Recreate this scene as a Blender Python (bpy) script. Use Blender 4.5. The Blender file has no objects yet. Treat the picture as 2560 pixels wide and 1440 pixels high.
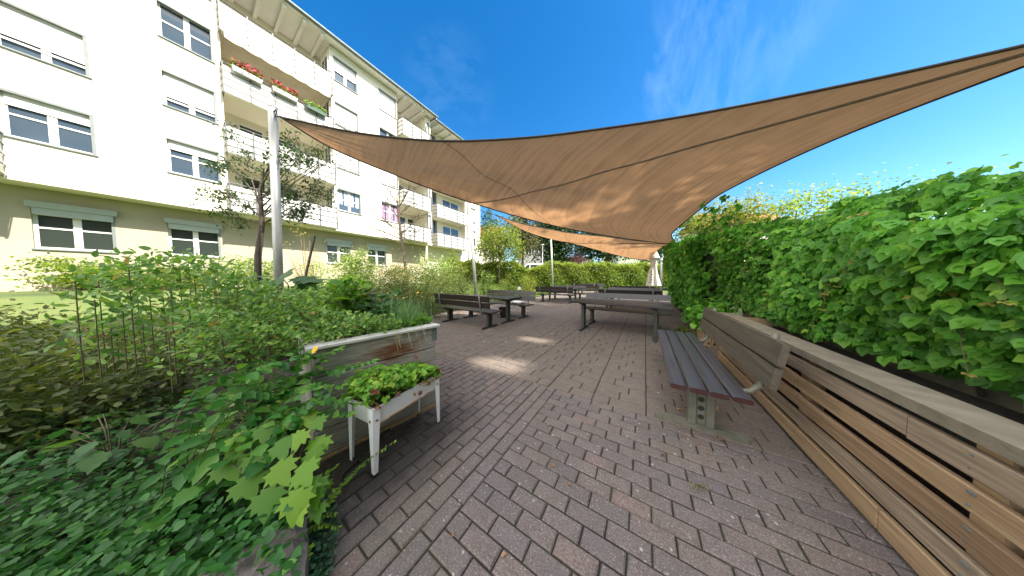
import bpy, math, random
import numpy as np
from mathutils import Vector, Matrix, Quaternion
R = math.radians
rng = np.random.default_rng(7)
random.seed(7)
scn = bpy.context.scene
COL = scn.collection

# ------------------------------------------------------------------ camera
CH, CF, YAW, PIT = 1.28, 520.0, R(32.6), R(2.53)
cd = bpy.data.cameras.new('camera')
cam = bpy.data.objects.new('camera', cd); COL.objects.link(cam)
cam.location = (0, 0, CH); cam.rotation_euler = (R(90) - PIT, 0, YAW)
cd.sensor_width = 36; cd.lens = 36 * CF / 2560; cd.clip_start = 0.03; cd.clip_end = 3000
scn.camera = cam

# ------------------------------------------------------------------ light
SUN_AZ, SUN_EL = R(82), R(49)          # azimuth measured from +Y towards +X
SUN = Vector((math.cos(SUN_EL) * math.sin(SUN_AZ), math.cos(SUN_EL) * math.cos(SUN_AZ), math.sin(SUN_EL)))
sl = bpy.data.lights.new('sun', 'SUN'); sl.energy = 4.2; sl.angle = R(0.53); sl.color = (1.0, 0.93, 0.80)
so = bpy.data.objects.new('sun', sl); COL.objects.link(so)
so.rotation_euler = SUN.to_track_quat('Z', 'Y').to_euler(); so.location = (10, 5, 40)

w = bpy.data.worlds.new('World'); scn.world = w; w.use_nodes = True
nt = w.node_tree; N = nt.nodes; L = nt.links
bg = N['Background']; bg.inputs['Strength'].default_value = 0.12
sky = N.new('ShaderNodeTexSky'); sky.sky_type = 'NISHITA'; sky.sun_disc = False
sky.sun_elevation = SUN_EL; sky.sun_rotation = SUN_AZ; sky.air_density = 1.0; sky.dust_density = 0.4; sky.ozone_density = 2.0
hs = N.new('ShaderNodeHueSaturation'); hs.inputs['Saturation'].default_value = 1.42; hs.inputs['Value'].default_value = 0.74
L.new(sky.outputs[0], hs.inputs['Color'])
tc = N.new('ShaderNodeTexCoord')
def cloud_layer(prev, direction, cut0, cut1, stretch, scale, lo, hi, amt, col):
    dot = N.new('ShaderNodeVectorMath'); dot.operation = 'DOT_PRODUCT'; dot.inputs[1].default_value = Vector(direction).normalized()
    L.new(tc.outputs['Generated'], dot.inputs[0])
    m1 = N.new('ShaderNodeMapRange'); m1.inputs[1].default_value = cut0; m1.inputs[2].default_value = cut1; m1.interpolation_type = 'SMOOTHSTEP'
    L.new(dot.outputs['Value'], m1.inputs[0])
    mp = N.new('ShaderNodeMapping'); mp.inputs['Scale'].default_value = stretch; mp.inputs['Rotation'].default_value = (0.5, 0.3, 0.4)
    L.new(tc.outputs['Generated'], mp.inputs[0])
    nz = N.new('ShaderNodeTexNoise'); nz.inputs['Scale'].default_value = scale; nz.inputs['Detail'].default_value = 9; nz.inputs['Roughness'].default_value = 0.62
    nz.inputs['Distortion'].default_value = 0.5
    L.new(mp.outputs[0], nz.inputs['Vector'])
    m2 = N.new('ShaderNodeMapRange'); m2.inputs[1].default_value = lo; m2.inputs[2].default_value = hi; L.new(nz.outputs[0], m2.inputs[0])
    mu = N.new('ShaderNodeMath'); mu.operation = 'MULTIPLY'; L.new(m1.outputs[0], mu.inputs[0]); L.new(m2.outputs[0], mu.inputs[1])
    mu2 = N.new('ShaderNodeMath'); mu2.operation = 'MULTIPLY'; mu2.inputs[1].default_value = amt; L.new(mu.outputs[0], mu2.inputs[0])
    mx = N.new('ShaderNodeMix'); mx.data_type = 'RGBA'; L.new(mu2.outputs[0], mx.inputs[0]); L.new(prev, mx.inputs[6]); mx.inputs[7].default_value = (*col, 1)
    return mx.outputs[2]
def ray(px, py):
    q = cam.rotation_euler.to_matrix()
    return q @ Vector(((px - 1280) / CF, (720 - py) / CF, -1.0))
skyc = cloud_layer(hs.outputs[0], ray(1790, 120), 0.972, 0.998, (2.2, 1.0, 0.8), 5.5, 0.42, 0.80, 0.24, (2.6, 3.7, 5.0))
skyc = cloud_layer(skyc, ray(1130, 225), 0.985, 0.999, (1.0, 1.0, 2.5), 7.0, 0.42, 0.75, 0.08, (2.4, 3.8, 5.6))
BACK = cam.rotation_euler.to_matrix() @ Vector((-0.15, 0.75, 1.0))
skyc = cloud_layer(skyc, BACK, 0.15, 0.55, (1.0, 1.0, 1.4), 1.6, 0.25, 0.55, 0.9, (12.5, 12.0, 11.4))   # bright white cloud bank, unseen behind the camera, added to fill the shade
L.new(skyc, bg.inputs['Color'])

vs = scn.view_settings; vs.view_transform = 'Standard'; vs.look = 'None'; vs.exposure = 1.65; vs.gamma = 1
cy = scn.cycles
cy.max_bounces = 7; cy.diffuse_bounces = 4; cy.transmission_bounces = 5; cy.transparent_max_bounces = 6; cy.glossy_bounces = 3
cy.use_denoising = True; cy.caustics_reflective = False; cy.caustics_refractive = False

# ------------------------------------------------------------------ pixel -> point on a real plane / at a real depth
def on_z(px, py, z):
    d = ray(px, py); t = (z - CH) / d.z
    return Vector((0, 0, CH)) + d * t
def at_depth(px, py, D):
    return Vector((0, 0, CH)) + ray(px, py) * D

# ------------------------------------------------------------------ materials
def newmat(name):
    m = bpy.data.materials.new(name); m.use_nodes = True
    return m, m.node_tree.nodes, m.node_tree.links, m.node_tree.nodes['Principled BSDF']
def ramp(n, stops):
    r = n.new('ShaderNodeValToRGB'); e = r.color_ramp.elements
    while len(e) < len(stops): e.new(0.5)
    for i, (p, c) in enumerate(stops): e[i].position = p; e[i].color = (*c, 1)
    return r
def plain(name, c1, c2=None, rough=0.6, scale=8, detail=5, bump=0.0, bscale=None, metal=0.0, stretch=(1, 1, 1), spec=0.5, lo=0.3, hi=0.7):
    m, n, l, b = newmat(name)
    c2 = c2 or tuple(x * 0.8 for x in c1)
    t = n.new('ShaderNodeTexCoord'); mp = n.new('ShaderNodeMapping'); mp.inputs['Scale'].default_value = stretch
    l.new(t.outputs['Object'], mp.inputs[0])
    z = n.new('ShaderNodeTexNoise'); z.inputs['Scale'].default_value = scale; z.inputs['Detail'].default_value = detail
    l.new(mp.outputs[0], z.inputs['Vector'])
    r = ramp(n, [(lo, c1), (hi, c2)]); l.new(z.outputs[0], r.inputs[0]); l.new(r.outputs[0], b.inputs['Base Color'])
    b.inputs['Roughness'].default_value = rough; b.inputs['Metallic'].default_value = metal; b.inputs['Specular IOR Level'].default_value = spec
    if bump:
        z2 = n.new('ShaderNodeTexNoise'); z2.inputs['Scale'].default_value = bscale or scale * 4; z2.inputs['Detail'].default_value = 4
        l.new(mp.outputs[0], z2.inputs['Vector'])
        bp = n.new('ShaderNodeBump'); bp.inputs['Strength'].default_value = bump; bp.inputs['Distance'].default_value = 0.01
        l.new(z2.outputs[0], bp.inputs['Height']); l.new(bp.outputs[0], b.inputs['Normal'])
    return m
def leafmat(name, stops, trans=0.4, rough=0.45, tcol=(1.0, 1.05, 0.5)):
    m, n, l, b = newmat(name)
    a = n.new('ShaderNodeAttribute'); a.attribute_name = 'tint'
    r = ramp(n, stops); l.new(a.outputs['Fac'], r.inputs[0])
    l.new(r.outputs[0], b.inputs['Base Color']); b.inputs['Roughness'].default_value = rough; b.inputs['Specular IOR Level'].default_value = 0.35
    tr = n.new('ShaderNodeBsdfTranslucent')
    mu = n.new('ShaderNodeMix'); mu.data_type = 'RGBA'; mu.blend_type = 'MULTIPLY'; mu.inputs[0].default_value = 1
    l.new(r.outputs[0], mu.inputs[6]); mu.inputs[7].default_value = (tcol[0] * 1.6, tcol[1] * 1.6, tcol[2] * 1.6, 1); l.new(mu.outputs[2], tr.inputs[0])
    mx = n.new('ShaderNodeMixShader'); mx.inputs[0].default_value = trans
    l.new(b.outputs[0], mx.inputs[1]); l.new(tr.outputs[0], mx.inputs[2]); l.new(mx.outputs[0], n['Material Output'].inputs[0])
    return m
M = {}
M['plaster'] = plain('cream_plaster', (0.80, 0.765, 0.655), (0.73, 0.69, 0.575), 0.9, 0.7, 8, 0.15, 60, stretch=(1, 1, 0.35))
M['plaster_low'] = plain('shaded_ochre_plaster', (0.43, 0.385, 0.295), (0.37, 0.33, 0.25), 0.9, 1.5, 6, 0.15, 60)  # ochre paint, darkened to carry the shade under the overhang
M['white'] = plain('white_paint', (0.80, 0.80, 0.78), (0.74, 0.74, 0.72), 0.5, 3)
M['shutter'] = plain('white_roller_shutter', (0.80, 0.80, 0.79), (0.73, 0.73, 0.72), 0.55, 2, stretch=(1, 1, 14))
M['shutter_grey'] = plain('grey_shutter_box', (0.42, 0.47, 0.46), (0.36, 0.41, 0.40), 0.6, 4)
M['parapet'] = plain('white_balcony_panel', (0.70, 0.69, 0.67), (0.62, 0.61, 0.59), 0.5, 2)
M['rail'] = plain('galvanised_rail', (0.11, 0.115, 0.125), (0.08, 0.085, 0.095), 0.5, 6, metal=0.2)
M['revl'] = plain('grey_window_trim', (0.20, 0.225, 0.225), (0.16, 0.18, 0.18), 0.6, 4)
M['roof'] = plain('grey_roof', (0.10, 0.11, 0.11), (0.07, 0.08, 0.08), 0.7, 5)
M['tile'] = plain('red_roof_tile', (0.33, 0.09, 0.05), (0.22, 0.06, 0.04), 0.75, 14, bump=0.3)
M['gutter'] = plain('zinc_gutter', (0.22, 0.26, 0.26), (0.16, 0.19, 0.19), 0.5, 5, metal=0.4)
m, n, l, b = newmat('window_glass'); M['glass'] = m
b.inputs['Base Color'].default_value = (0.05, 0.075, 0.11, 1); b.inputs['Roughness'].default_value = 0.06; b.inputs['Specular IOR Level'].default_value = 0.9
m, n, l, b = newmat('dark_glass'); M['glass_dark'] = m
b.inputs['Base Color'].default_value = (0.03, 0.04, 0.035, 1); b.inputs['Roughness'].default_value = 0.12
M['curtain'] = plain('white_curtain', (0.55, 0.62, 0.72), (0.30, 0.36, 0.48), 0.9, 10, stretch=(1, 6, 0.6))
M['curtain_pink'] = plain('pink_curtain', (0.42, 0.22, 0.30), (0.22, 0.17, 0.28), 0.9, 9)
M['awning'] = plain('cream_awning', (0.62, 0.56, 0.44), (0.52, 0.46, 0.36), 0.9, 3)
M['steel'] = plain('galvanised_steel', (0.50, 0.50, 0.48), (0.36, 0.36, 0.34), 0.45, 10, metal=0.55, stretch=(1, 1, 0.2))
M['leg'] = plain('olive_grey_steel', (0.155, 0.155, 0.12), (0.10, 0.10, 0.075), 0.5, 12, bump=0.1)
M['legdark'] = plain('shaded_leg_steel', (0.05, 0.052, 0.047), (0.028, 0.03, 0.027), 0.5, 12, bump=0.1)  # darker copy of the leg steel, shade put into the colour
M['hole'] = plain('dark_disc', (0.03, 0.028, 0.02), (0.02, 0.018, 0.012), 0.9, 20)
M['rubber'] = plain('black_rubber', (0.02, 0.02, 0.02), None, 0.8, 10)
def woodmat(name, c1, c2, c3, rough, bump, axis, spec=0.5, gs=7.0):
    m, n, l, b = newmat(name)
    t = n.new('ShaderNodeTexCoord'); mp = n.new('ShaderNodeMapping')
    sc = [gs * 6, gs * 6, gs * 6]; sc[axis] = gs * 0.25; mp.inputs['Scale'].default_value = sc
    l.new(t.outputs['Object'], mp.inputs[0])
    z = n.new('ShaderNodeTexNoise'); z.inputs['Scale'].default_value = 1.0; z.inputs['Detail'].default_value = 7; z.inputs['Roughness'].default_value = 0.65; z.inputs['Distortion'].default_value = 0.6
    l.new(mp.outputs[0], z.inputs['Vector'])
    r = ramp(n, [(0.28, c1), (0.5, c2), (0.72, c3)]); l.new(z.outputs[0], r.inputs[0]); l.new(r.outputs[0], b.inputs['Base Color'])
    bp = n.new('ShaderNodeBump'); bp.inputs['Strength'].default_value = bump; bp.inputs['Distance'].default_value = 0.006
    l.new(z.outputs[0], bp.inputs['Height']); l.new(bp.outputs[0], b.inputs['Normal'])
    b.inputs['Roughness'].default_value = rough; b.inputs['Specular IOR Level'].default_value = spec
    return m
M['bench'] = woodmat('dark_slat_sky_sheen', (0.014, 0.014, 0.018), (0.042, 0.043, 0.056), (0.070, 0.072, 0.092), 0.34, 0.9, 0, 1.0)  # blue sky sheen on the seat put into the base colour
M['bench'].node_tree.nodes['Principled BSDF'].inputs['Coat Weight'].default_value = 0.6
M['bench'].node_tree.nodes['Principled BSDF'].inputs['Coat Roughness'].default_value = 0.28
M['benchgrey'] = woodmat('weathered_brown_slat', (0.009, 0.007, 0.006), (0.020, 0.015, 0.013), (0.033, 0.025, 0.022), 0.34, 0.5, 0, 0.7)
M['benchback'] = woodmat('grey_brown_backrest', (0.045, 0.038, 0.028), (0.085, 0.072, 0.054), (0.12, 0.103, 0.08), 0.5, 0.5, 0, 0.5)
M['benchend'] = plain('red_brown_end_grain', (0.05, 0.014, 0.012), (0.03, 0.009, 0.008), 0.5, 30)
M['crate'] = woodmat('tan_pallet_board', (0.20, 0.12, 0.06), (0.34, 0.23, 0.13), (0.44, 0.32, 0.19), 0.8, 0.5, 1)
M['crate2'] = woodmat('grey_tan_pallet_board', (0.15, 0.11, 0.075), (0.27, 0.205, 0.14), (0.38, 0.30, 0.21), 0.85, 0.7, 1)
M['crate3'] = woodmat('brown_pallet_board', (0.13, 0.08, 0.045), (0.25, 0.16, 0.09), (0.36, 0.25, 0.15), 0.85, 0.7, 1)
M['cap'] = woodmat('grey_weathered_cap', (0.30, 0.29, 0.27), (0.48, 0.47, 0.44), (0.60, 0.59, 0.56), 0.8, 0.5, 0)
# bed boards: grey weathering with a rust-brown stain of its own shape
def bedmat():
    m = woodmat('weathered_bed_board', (0.16, 0.150, 0.132), (0.31, 0.29, 0.255), (0.48, 0.45, 0.40), 0.9, 0.8, 0, 0.25, 13.0)
    n = m.node_tree.nodes; l = m.node_tree.links; b = n['Principled BSDF']
    old = b.inputs['Base Color'].links[0].from_socket
    t = n.new('ShaderNodeTexCoord'); mp = n.new('ShaderNodeMapping'); mp.inputs['Location'].default_value = (-0.52, 0, -0.66); l.new(t.outputs['Object'], mp.inputs[0])
    mp.vector_type = 'POINT'
    mp2 = n.new('ShaderNodeMapping'); mp2.inputs['Scale'].default_value = (3.0, 0.01, 8.0); l.new(mp.outputs[0], mp2.inputs[0])
    ln = n.new('ShaderNodeVectorMath'); ln.operation = 'LENGTH'; l.new(mp2.outputs[0], ln.inputs[0])
    z = n.new('ShaderNodeTexNoise'); z.inputs['Scale'].default_value = 14; z.inputs['Detail'].default_value = 5
    mp3 = n.new('ShaderNodeMapping'); mp3.inputs['Scale'].default_value = (0.5, 1, 2.5); l.new(t.outputs['Object'], mp3.inputs[0]); l.new(mp3.outputs[0], z.inputs['Vector'])
    ad = n.new('ShaderNodeMath'); ad.operation = 'MULTIPLY_ADD'; ad.inputs[1].default_value = 1.6; l.new(z.outputs[0], ad.inputs[0]); l.new(ln.outputs['Value'], ad.inputs[2])
    mr = n.new('ShaderNodeMapRange'); mr.inputs[1].default_value = 1.75; mr.inputs[2].default_value = 1.0; l.new(ad.outputs[0], mr.inputs[0])
    mx = n.new('ShaderNodeMix'); mx.data_type = 'RGBA'; l.new(mr.outputs[0], mx.inputs[0]); l.new(old, mx.inputs[6]); mx.inputs[7].default_value = (0.15, 0.058, 0.025, 1)
    l.new(mx.outputs[2], b.inputs['Base Color'])
    return m
M['bed'] = bedmat()
M['enamel'] = plain('white_enamel', (0.88, 0.90, 0.90), (0.82, 0.85, 0.85), 0.35, 5, bump=0.05)
M['rust'] = plain('orange_rust', (0.42, 0.17, 0.05), (0.60, 0.50, 0.38), 0.8, 25, lo=0.35, hi=0.65)
M['soil'] = plain('dark_soil', (0.020, 0.017, 0.014), (0.045, 0.036, 0.028), 0.95, 60, bump=0.8, bscale=90)
M['stone'] = plain('rough_sandstone', (0.20, 0.17, 0.16), (0.12, 0.10, 0.10), 0.9, 14, bump=0.9, bscale=40)
M['concrete'] = plain('old_concrete', (0.24, 0.21, 0.16), (0.16, 0.14, 0.10), 0.9, 9, bump=0.5, bscale=40)
M['umb'] = plain('white_parasol_cloth', (0.75, 0.74, 0.70), (0.62, 0.61, 0.57), 0.85, 5, stretch=(3, 3, 0.4))
M['black'] = plain('black_plastic', (0.012, 0.012, 0.012), None, 0.5, 8)
M['bag'] = plain('white_plastic_bag', (0.78, 0.78, 0.78), (0.66, 0.66, 0.66), 0.5, 9)
M['bark'] = plain('grey_brown_bark', (0.11, 0.085, 0.06), (0.06, 0.045, 0.035), 0.9, 18, bump=0.6, stretch=(1, 1, 0.3))
M['stem'] = plain('green_brown_stem', (0.10, 0.10, 0.04), (0.09, 0.055, 0.03), 0.7, 30)
M['twig'] = plain('tan_dry_twig', (0.30, 0.22, 0.11), (0.20, 0.13, 0.07), 0.8, 20)
M['stick'] = plain('grey_brown_stake', (0.13, 0.10, 0.085), (0.08, 0.06, 0.05), 0.8, 20)
M['yellow'] = plain('yellow_petal', (0.75, 0.42, 0.02), (0.80, 0.55, 0.04), 0.6, 30)
M['redflower'] = plain('crimson_petal', (0.50, 0.02, 0.06), (0.32, 0.01, 0.05), 0.6, 30)
M['brownflower'] = plain('dry_pink_flower', (0.38, 0.16, 0.12), (0.22, 0.09, 0.07), 0.8, 40)
M['greenbox'] = plain('green_plastic_box', (0.10, 0.16, 0.12), (0.08, 0.13, 0.10), 0.5, 5)
M['vanpaint'] = plain('white_car_paint', (0.80, 0.81, 0.82), (0.76, 0.77, 0.78), 0.25, 2)
M['grey_wall'] = plain('grey_render', (0.34, 0.34, 0.33), (0.27, 0.27, 0.27), 0.9, 2)
M['pale_green_wall'] = plain('pale_green_render', (0.50, 0.56, 0.44), (0.42, 0.48, 0.37), 0.9, 2)
M['tower'] = plain('beige_render', (0.62, 0.56, 0.44), (0.55, 0.49, 0.38), 0.9, 2)

LV = {}
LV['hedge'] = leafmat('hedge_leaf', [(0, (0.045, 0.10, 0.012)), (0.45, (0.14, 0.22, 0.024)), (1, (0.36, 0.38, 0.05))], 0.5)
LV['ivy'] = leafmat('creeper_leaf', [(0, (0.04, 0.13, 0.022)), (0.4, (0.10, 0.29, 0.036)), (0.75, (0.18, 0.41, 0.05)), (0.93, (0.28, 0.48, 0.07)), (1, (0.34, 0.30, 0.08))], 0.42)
LV['yellowgreen'] = leafmat('yellow_green_leaf', [(0, (0.06, 0.11, 0.02)), (0.5, (0.15, 0.20, 0.035)), (1, (0.28, 0.27, 0.05))], 0.45)
LV['dark'] = leafmat('dark_tree_leaf', [(0, (0.014, 0.040, 0.014)), (0.6, (0.035, 0.080, 0.024)), (1, (0.075, 0.12, 0.035))], 0.3)
LV['olive'] = leafmat('olive_brown_leaf', [(0, (0.055, 0.055, 0.025)), (0.6, (0.11, 0.105, 0.045)), (1, (0.18, 0.16, 0.07))], 0.35)
LV['purple'] = leafmat('purple_leaf', [(0, (0.06, 0.025, 0.03)), (1, (0.17, 0.09, 0.10))], 0.3, tcol=(1.1, 0.7, 0.7))
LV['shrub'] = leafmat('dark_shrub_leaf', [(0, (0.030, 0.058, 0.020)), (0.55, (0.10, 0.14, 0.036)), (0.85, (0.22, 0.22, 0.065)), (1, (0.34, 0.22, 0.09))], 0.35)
LV['varie'] = leafmat('white_edged_leaf', [(0, (0.07, 0.13, 0.03)), (0.5, (0.17, 0.25, 0.06)), (0.7, (0.32, 0.38, 0.12)), (1, (0.62, 0.62, 0.44))], 0.45)
LV['herb'] = leafmat('herb_leaf', [(0, (0.07, 0.16, 0.035)), (0.6, (0.17, 0.32, 0.07)), (0.92, (0.29, 0.42, 0.09)), (1, (0.30, 0.16, 0.07))], 0.35)
LV['chive'] = leafmat('chive_blade', [(0, (0.08, 0.19, 0.08)), (0.8, (0.17, 0.34, 0.13)), (1, (0.34, 0.30, 0.14))], 0.3)
LV['broad'] = leafmat('broad_leaf', [(0, (0.025, 0.085, 0.03)), (0.6, (0.06, 0.16, 0.05)), (1, (0.15, 0.27, 0.06))], 0.4)
LV['lime'] = leafmat('lime_leaf', [(0, (0.07, 0.19, 0.012)), (0.6, (0.13, 0.28, 0.016)), (1, (0.21, 0.35, 0.025))], 0.45)
LV['hyper'] = leafmat('rose_of_sharon_leaf', [(0, (0.02, 0.09, 0.02)), (0.6, (0.05, 0.18, 0.03)), (1, (0.13, 0.28, 0.035))], 0.35)
LV['straw'] = leafmat('strawberry_leaf', [(0, (0.07, 0.20, 0.02)), (0.55, (0.18, 0.38, 0.035)), (0.82, (0.30, 0.42, 0.05)), (0.92, (0.30, 0.20, 0.05)), (1, (0.22, 0.07, 0.04))], 0.4)
LV['cover'] = leafmat('dark_cover_leaf', [(0, (0.012, 0.055, 0.025)), (0.7, (0.03, 0.11, 0.045)), (1, (0.07, 0.17, 0.06))], 0.3)
LV['grass'] = leafmat('grass_blade', [(0, (0.06, 0.13, 0.02)), (0.7, (0.14, 0.22, 0.035)), (1, (0.26, 0.27, 0.07))], 0.4)
LV['dry'] = leafmat('dry_yellow_leaf', [(0, (0.25, 0.20, 0.05)), (1, (0.45, 0.38, 0.12))], 0.45)
LV['fallen'] = leafmat('fallen_leaf', [(0, (0.16, 0.07, 0.03)), (1, (0.36, 0.22, 0.10))], 0.2)

# ------------------------------------------------------------------ object helpers
def tag(o, label=None, cat=None, group=None, kind=None):
    if label: o['label'] = label
    if cat: o['category'] = cat
    if group: o['group'] = group
    if kind: o['kind'] = kind
    return o
def empty(name, loc=(0, 0, 0), rz=0.0):
    o = bpy.data.objects.new(name, None); COL.objects.link(o); o.location = loc; o.rotation_euler = (0, 0, rz); o.empty_display_size = 0.2
    return o
def kids(o): return list(o.children)
def copy_tree(o, parent=None):
    c = o.copy(); COL.objects.link(c)
    if parent: c.parent = parent
    for ch in kids(o): copy_tree(ch, c)
    return c
class MB:
    def __init__(s): s.v = []; s.f = []; s.sm = False
    def box(s, a, b):
        x0, y0, z0 = a; x1, y1, z1 = b; i = len(s.v)
        s.v += [(x0, y0, z0), (x1, y0, z0), (x1, y1, z0), (x0, y1, z0), (x0, y0, z1), (x1, y0, z1), (x1, y1, z1), (x0, y1, z1)]
        s.f += [tuple(i + k for k in q) for q in ((0, 3, 2, 1), (4, 5, 6, 7), (0, 1, 5, 4), (1, 2, 6, 5), (2, 3, 7, 6), (3, 0, 4, 7))]
        return s
    def cbox(s, a, b, c=0.006):
        # box with chamfered long edges (along its longest axis)
        a = list(map(min, a, b)) if False else list(a); b = list(b)
        d = [b[k] - a[k] for k in range(3)]; ax = d.index(max(d)); u, v = [k for k in range(3) if k != ax]
        prof = [(a[u] + c, a[v]), (b[u] - c, a[v]), (b[u], a[v] + c), (b[u], b[v] - c), (b[u] - c, b[v]), (a[u] + c, b[v]), (a[u], b[v] - c), (a[u], a[v] + c)]
        i = len(s.v)
        for e in (a[ax], b[ax]):
            for p in prof:
                q = [0, 0, 0]; q[ax] = e; q[u] = p[0]; q[v] = p[1]; s.v.append(tuple(q))
        for k in range(8): s.f.append((i + k, i + (k + 1) % 8, i + 8 + (k + 1) % 8, i + 8 + k))
        s.f.append(tuple(range(i + 7, i - 1, -1))); s.f.append(tuple(range(i + 8, i + 16)))
        return s
    def hexa(s, pts):
        i = len(s.v); s.v += [tuple(p) for p in pts]
        s.f += [tuple(i + k for k in q) for q in ((0, 3, 2, 1), (4, 5, 6, 7), (0, 1, 5, 4), (1, 2, 6, 5), (2, 3, 7, 6), (3, 0, 4, 7))]
        return s
    def bar(s, p, q, w, h=None, up=(0, 0, 1)):
        p = Vector(p); q = Vector(q); h = h or w; d = (q - p).normalized(); u = Vector(up)
        if abs(d.dot(u)) > 0.99: u = Vector((0, 1, 0))
        x = d.cross(u).normalized() * w / 2; z = x.cross(d).normalized() * h / 2
        return s.hexa([p - x - z, p + x - z, p + x + z, p - x + z, q - x - z, q + x - z, q + x + z, q - x + z])
    def tube(s, pts, r, seg=8, cap=True):
        pts = [Vector(p) for p in pts]; rr = r if isinstance(r, (list, tuple)) else [r] * len(pts); i = len(s.v); ref = Vector((0, 0, 1))
        for k, p in enumerate(pts):
            d = (pts[min(k + 1, len(pts) - 1)] - pts[max(k - 1, 0)]).normalized()
            a = ref if abs(d.dot(ref)) < 0.95 else Vector((1, 0, 0))
            x = d.cross(a).normalized(); y = d.cross(x)
            for j in range(seg):
                t = 2 * math.pi * j / seg; s.v.append(tuple(p + (x * math.cos(t) + y * math.sin(t)) * rr[k]))
        for k in range(len(pts) - 1):
            for j in range(seg):
                s.f.append((i + k * seg + j, i + k * seg + (j + 1) % seg, i + (k + 1) * seg + (j + 1) % seg, i + (k + 1) * seg + j))
        if cap:
            s.f.append(tuple(i + j for j in range(seg - 1, -1, -1))); s.f.append(tuple(i + (len(pts) - 1) * seg + j for j in range(seg)))
        return s
    def lathe(s, prof, seg=16, c=(0, 0, 0)):
        i = len(s.v)
        for r, z in prof:
            for j in range(seg):
                t = 2 * math.pi * j / seg; s.v.append((c[0] + r * math.cos(t), c[1] + r * math.sin(t), c[2] + z))
        for k in range(len(prof) - 1):
            for j in range(seg):
                s.f.append((i + k * seg + j, i + k * seg + (j + 1) % seg, i + (k + 1) * seg + (j + 1) % seg, i + (k + 1) * seg + j))
        s.f.append(tuple(i + j for j in range(seg - 1, -1, -1))); s.f.append(tuple(i + (len(prof) - 1) * seg + j for j in range(seg)))
        return s
    def prism(s, poly, d):
        i = len(s.v); n = len(poly); d = Vector(d)
        s.v += [tuple(p) for p in poly] + [tuple(Vector(p) + d) for p in poly]
        s.f.append(tuple(range(i + n - 1, i - 1, -1))); s.f.append(tuple(range(i + n, i + 2 * n)))
        for k in range(n): s.f.append((i + k, i + (k + 1) % n, i + n + (k + 1) % n, i + n + k))
        return s
    def build(s, name, mat, parent=None, smooth=False, loc=None):
        me = bpy.data.meshes.new(name); me.from_pydata(s.v, [], s.f); me.materials.append(mat)
        if smooth: me.polygons.foreach_set('use_smooth', [True] * len(me.polygons))
        o = bpy.data.objects.new(name, me); COL.objects.link(o)
        if parent: o.parent = parent
        if loc: o.location = loc
        return o

# leaf fields --------------------------------------------------------
def _half(pts):          # outline of a right half -> full fan (triangles) round a centre
    full = pts + [(-x, y) for x, y in reversed(pts[1:-1])]
    return full
TM = {}
TM['dia'] = ([(0, 0, 0), (.3, .45, .06), (0, 1, 0), (-.3, .45, .06)], [(0, 1, 2, 3)])
TM['oval'] = ([(0, 0, 0), (.24, .25, .05), (.22, .65, .06), (0, 1, -.08), (-.22, .65, .06), (-.24, .25, .05)], [(0, 1, 2, 3), (0, 3, 4, 5)])
TM['wide'] = ([(0, 0, 0), (.36, .22, .06), (.34, .62, .05), (0, 1, -.1), (-.34, .62, .05), (-.36, .22, .06)], [(0, 1, 2, 3), (0, 3, 4, 5)])
TM['narrow'] = ([(0, 0, 0), (.12, .3, .03), (.1, .7, .02), (0, 1, -.04), (-.1, .7, .02), (-.12, .3, .03)], [(0, 1, 2, 3), (0, 3, 4, 5)])
_mp = _half([(0, 0), (.22, -.04), (.20, .10), (.50, .06), (.42, .22), (.62, .42), (.40, .42), (.42, .66), (.22, .60), (.16, .80), (0, 1.05)])
TM['maple'] = ([(0, .32, 0)] + [(x, y, -.18 * abs(x) ** 1.2 - (.10 * y * y)) for x, y in _mp], [(0, k + 1, (k + 1) % len(_mp) + 1) for k in range(len(_mp))])
_sy = _half([(0, 0), (.14, .02), (.2, .14), (.38, .18), (.36, .28), (.44, .44), (.36, .46), (.36, .62), (.26, .64), (.2, .8), (.1, .84), (0, 1.05)])
TM['serr'] = ([(0, .4, -.02)] + [(x, y, .10 * abs(x) - .10 * y * y) for x, y in _sy], [(0, k + 1, (k + 1) % len(_sy) + 1) for k in range(len(_sy))])
_rd = [(.5 * math.sin(a), .5 - .5 * math.cos(a)) for a in [2 * math.pi * k / 9 for k in range(9)]]
TM['round'] = ([(0, .45, -.06)] + [(x, y, .05 * math.sin(3 * x * 6)) for x, y in _rd], [(0, k + 1, (k + 1) % 9 + 1) for k in range(9)])
def _trif():
    V = []; F = []
    for a, s in ((0, 1), (1.25, .85), (-1.25, .85)):
        i = len(V)
        for x, y, z in TM['wide'][0]:
            x *= s; y *= s; x *= 1.05
            V.append((x * math.cos(a) + y * math.sin(a), -x * math.sin(a) + y * math.cos(a), z - .18 * y * y))
        F += [tuple(i + k for k in q) for q in TM['wide'][1]]
    return V, F
TM['trif'] = _trif()
def _lobe():
    V = []; F = []
    for a, s in ((0, 1), (.8, .78), (-.8, .78)):
        i = len(V)
        for x, y, z in TM['wide'][0]:
            x *= s * 1.0; y *= s
            V.append((x * math.cos(a) + y * math.sin(a), -x * math.sin(a) + y * math.cos(a), z - .12 * y * y))
        F += [tuple(i + k for k in q) for q in TM['wide'][1]]
    return V, F
TM['ivy'] = _lobe()
def unit(a): return a / np.maximum(np.linalg.norm(a, axis=1, keepdims=True), 1e-9)
def rand_dir(n): return unit(rng.normal(size=(n, 3)))
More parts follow.
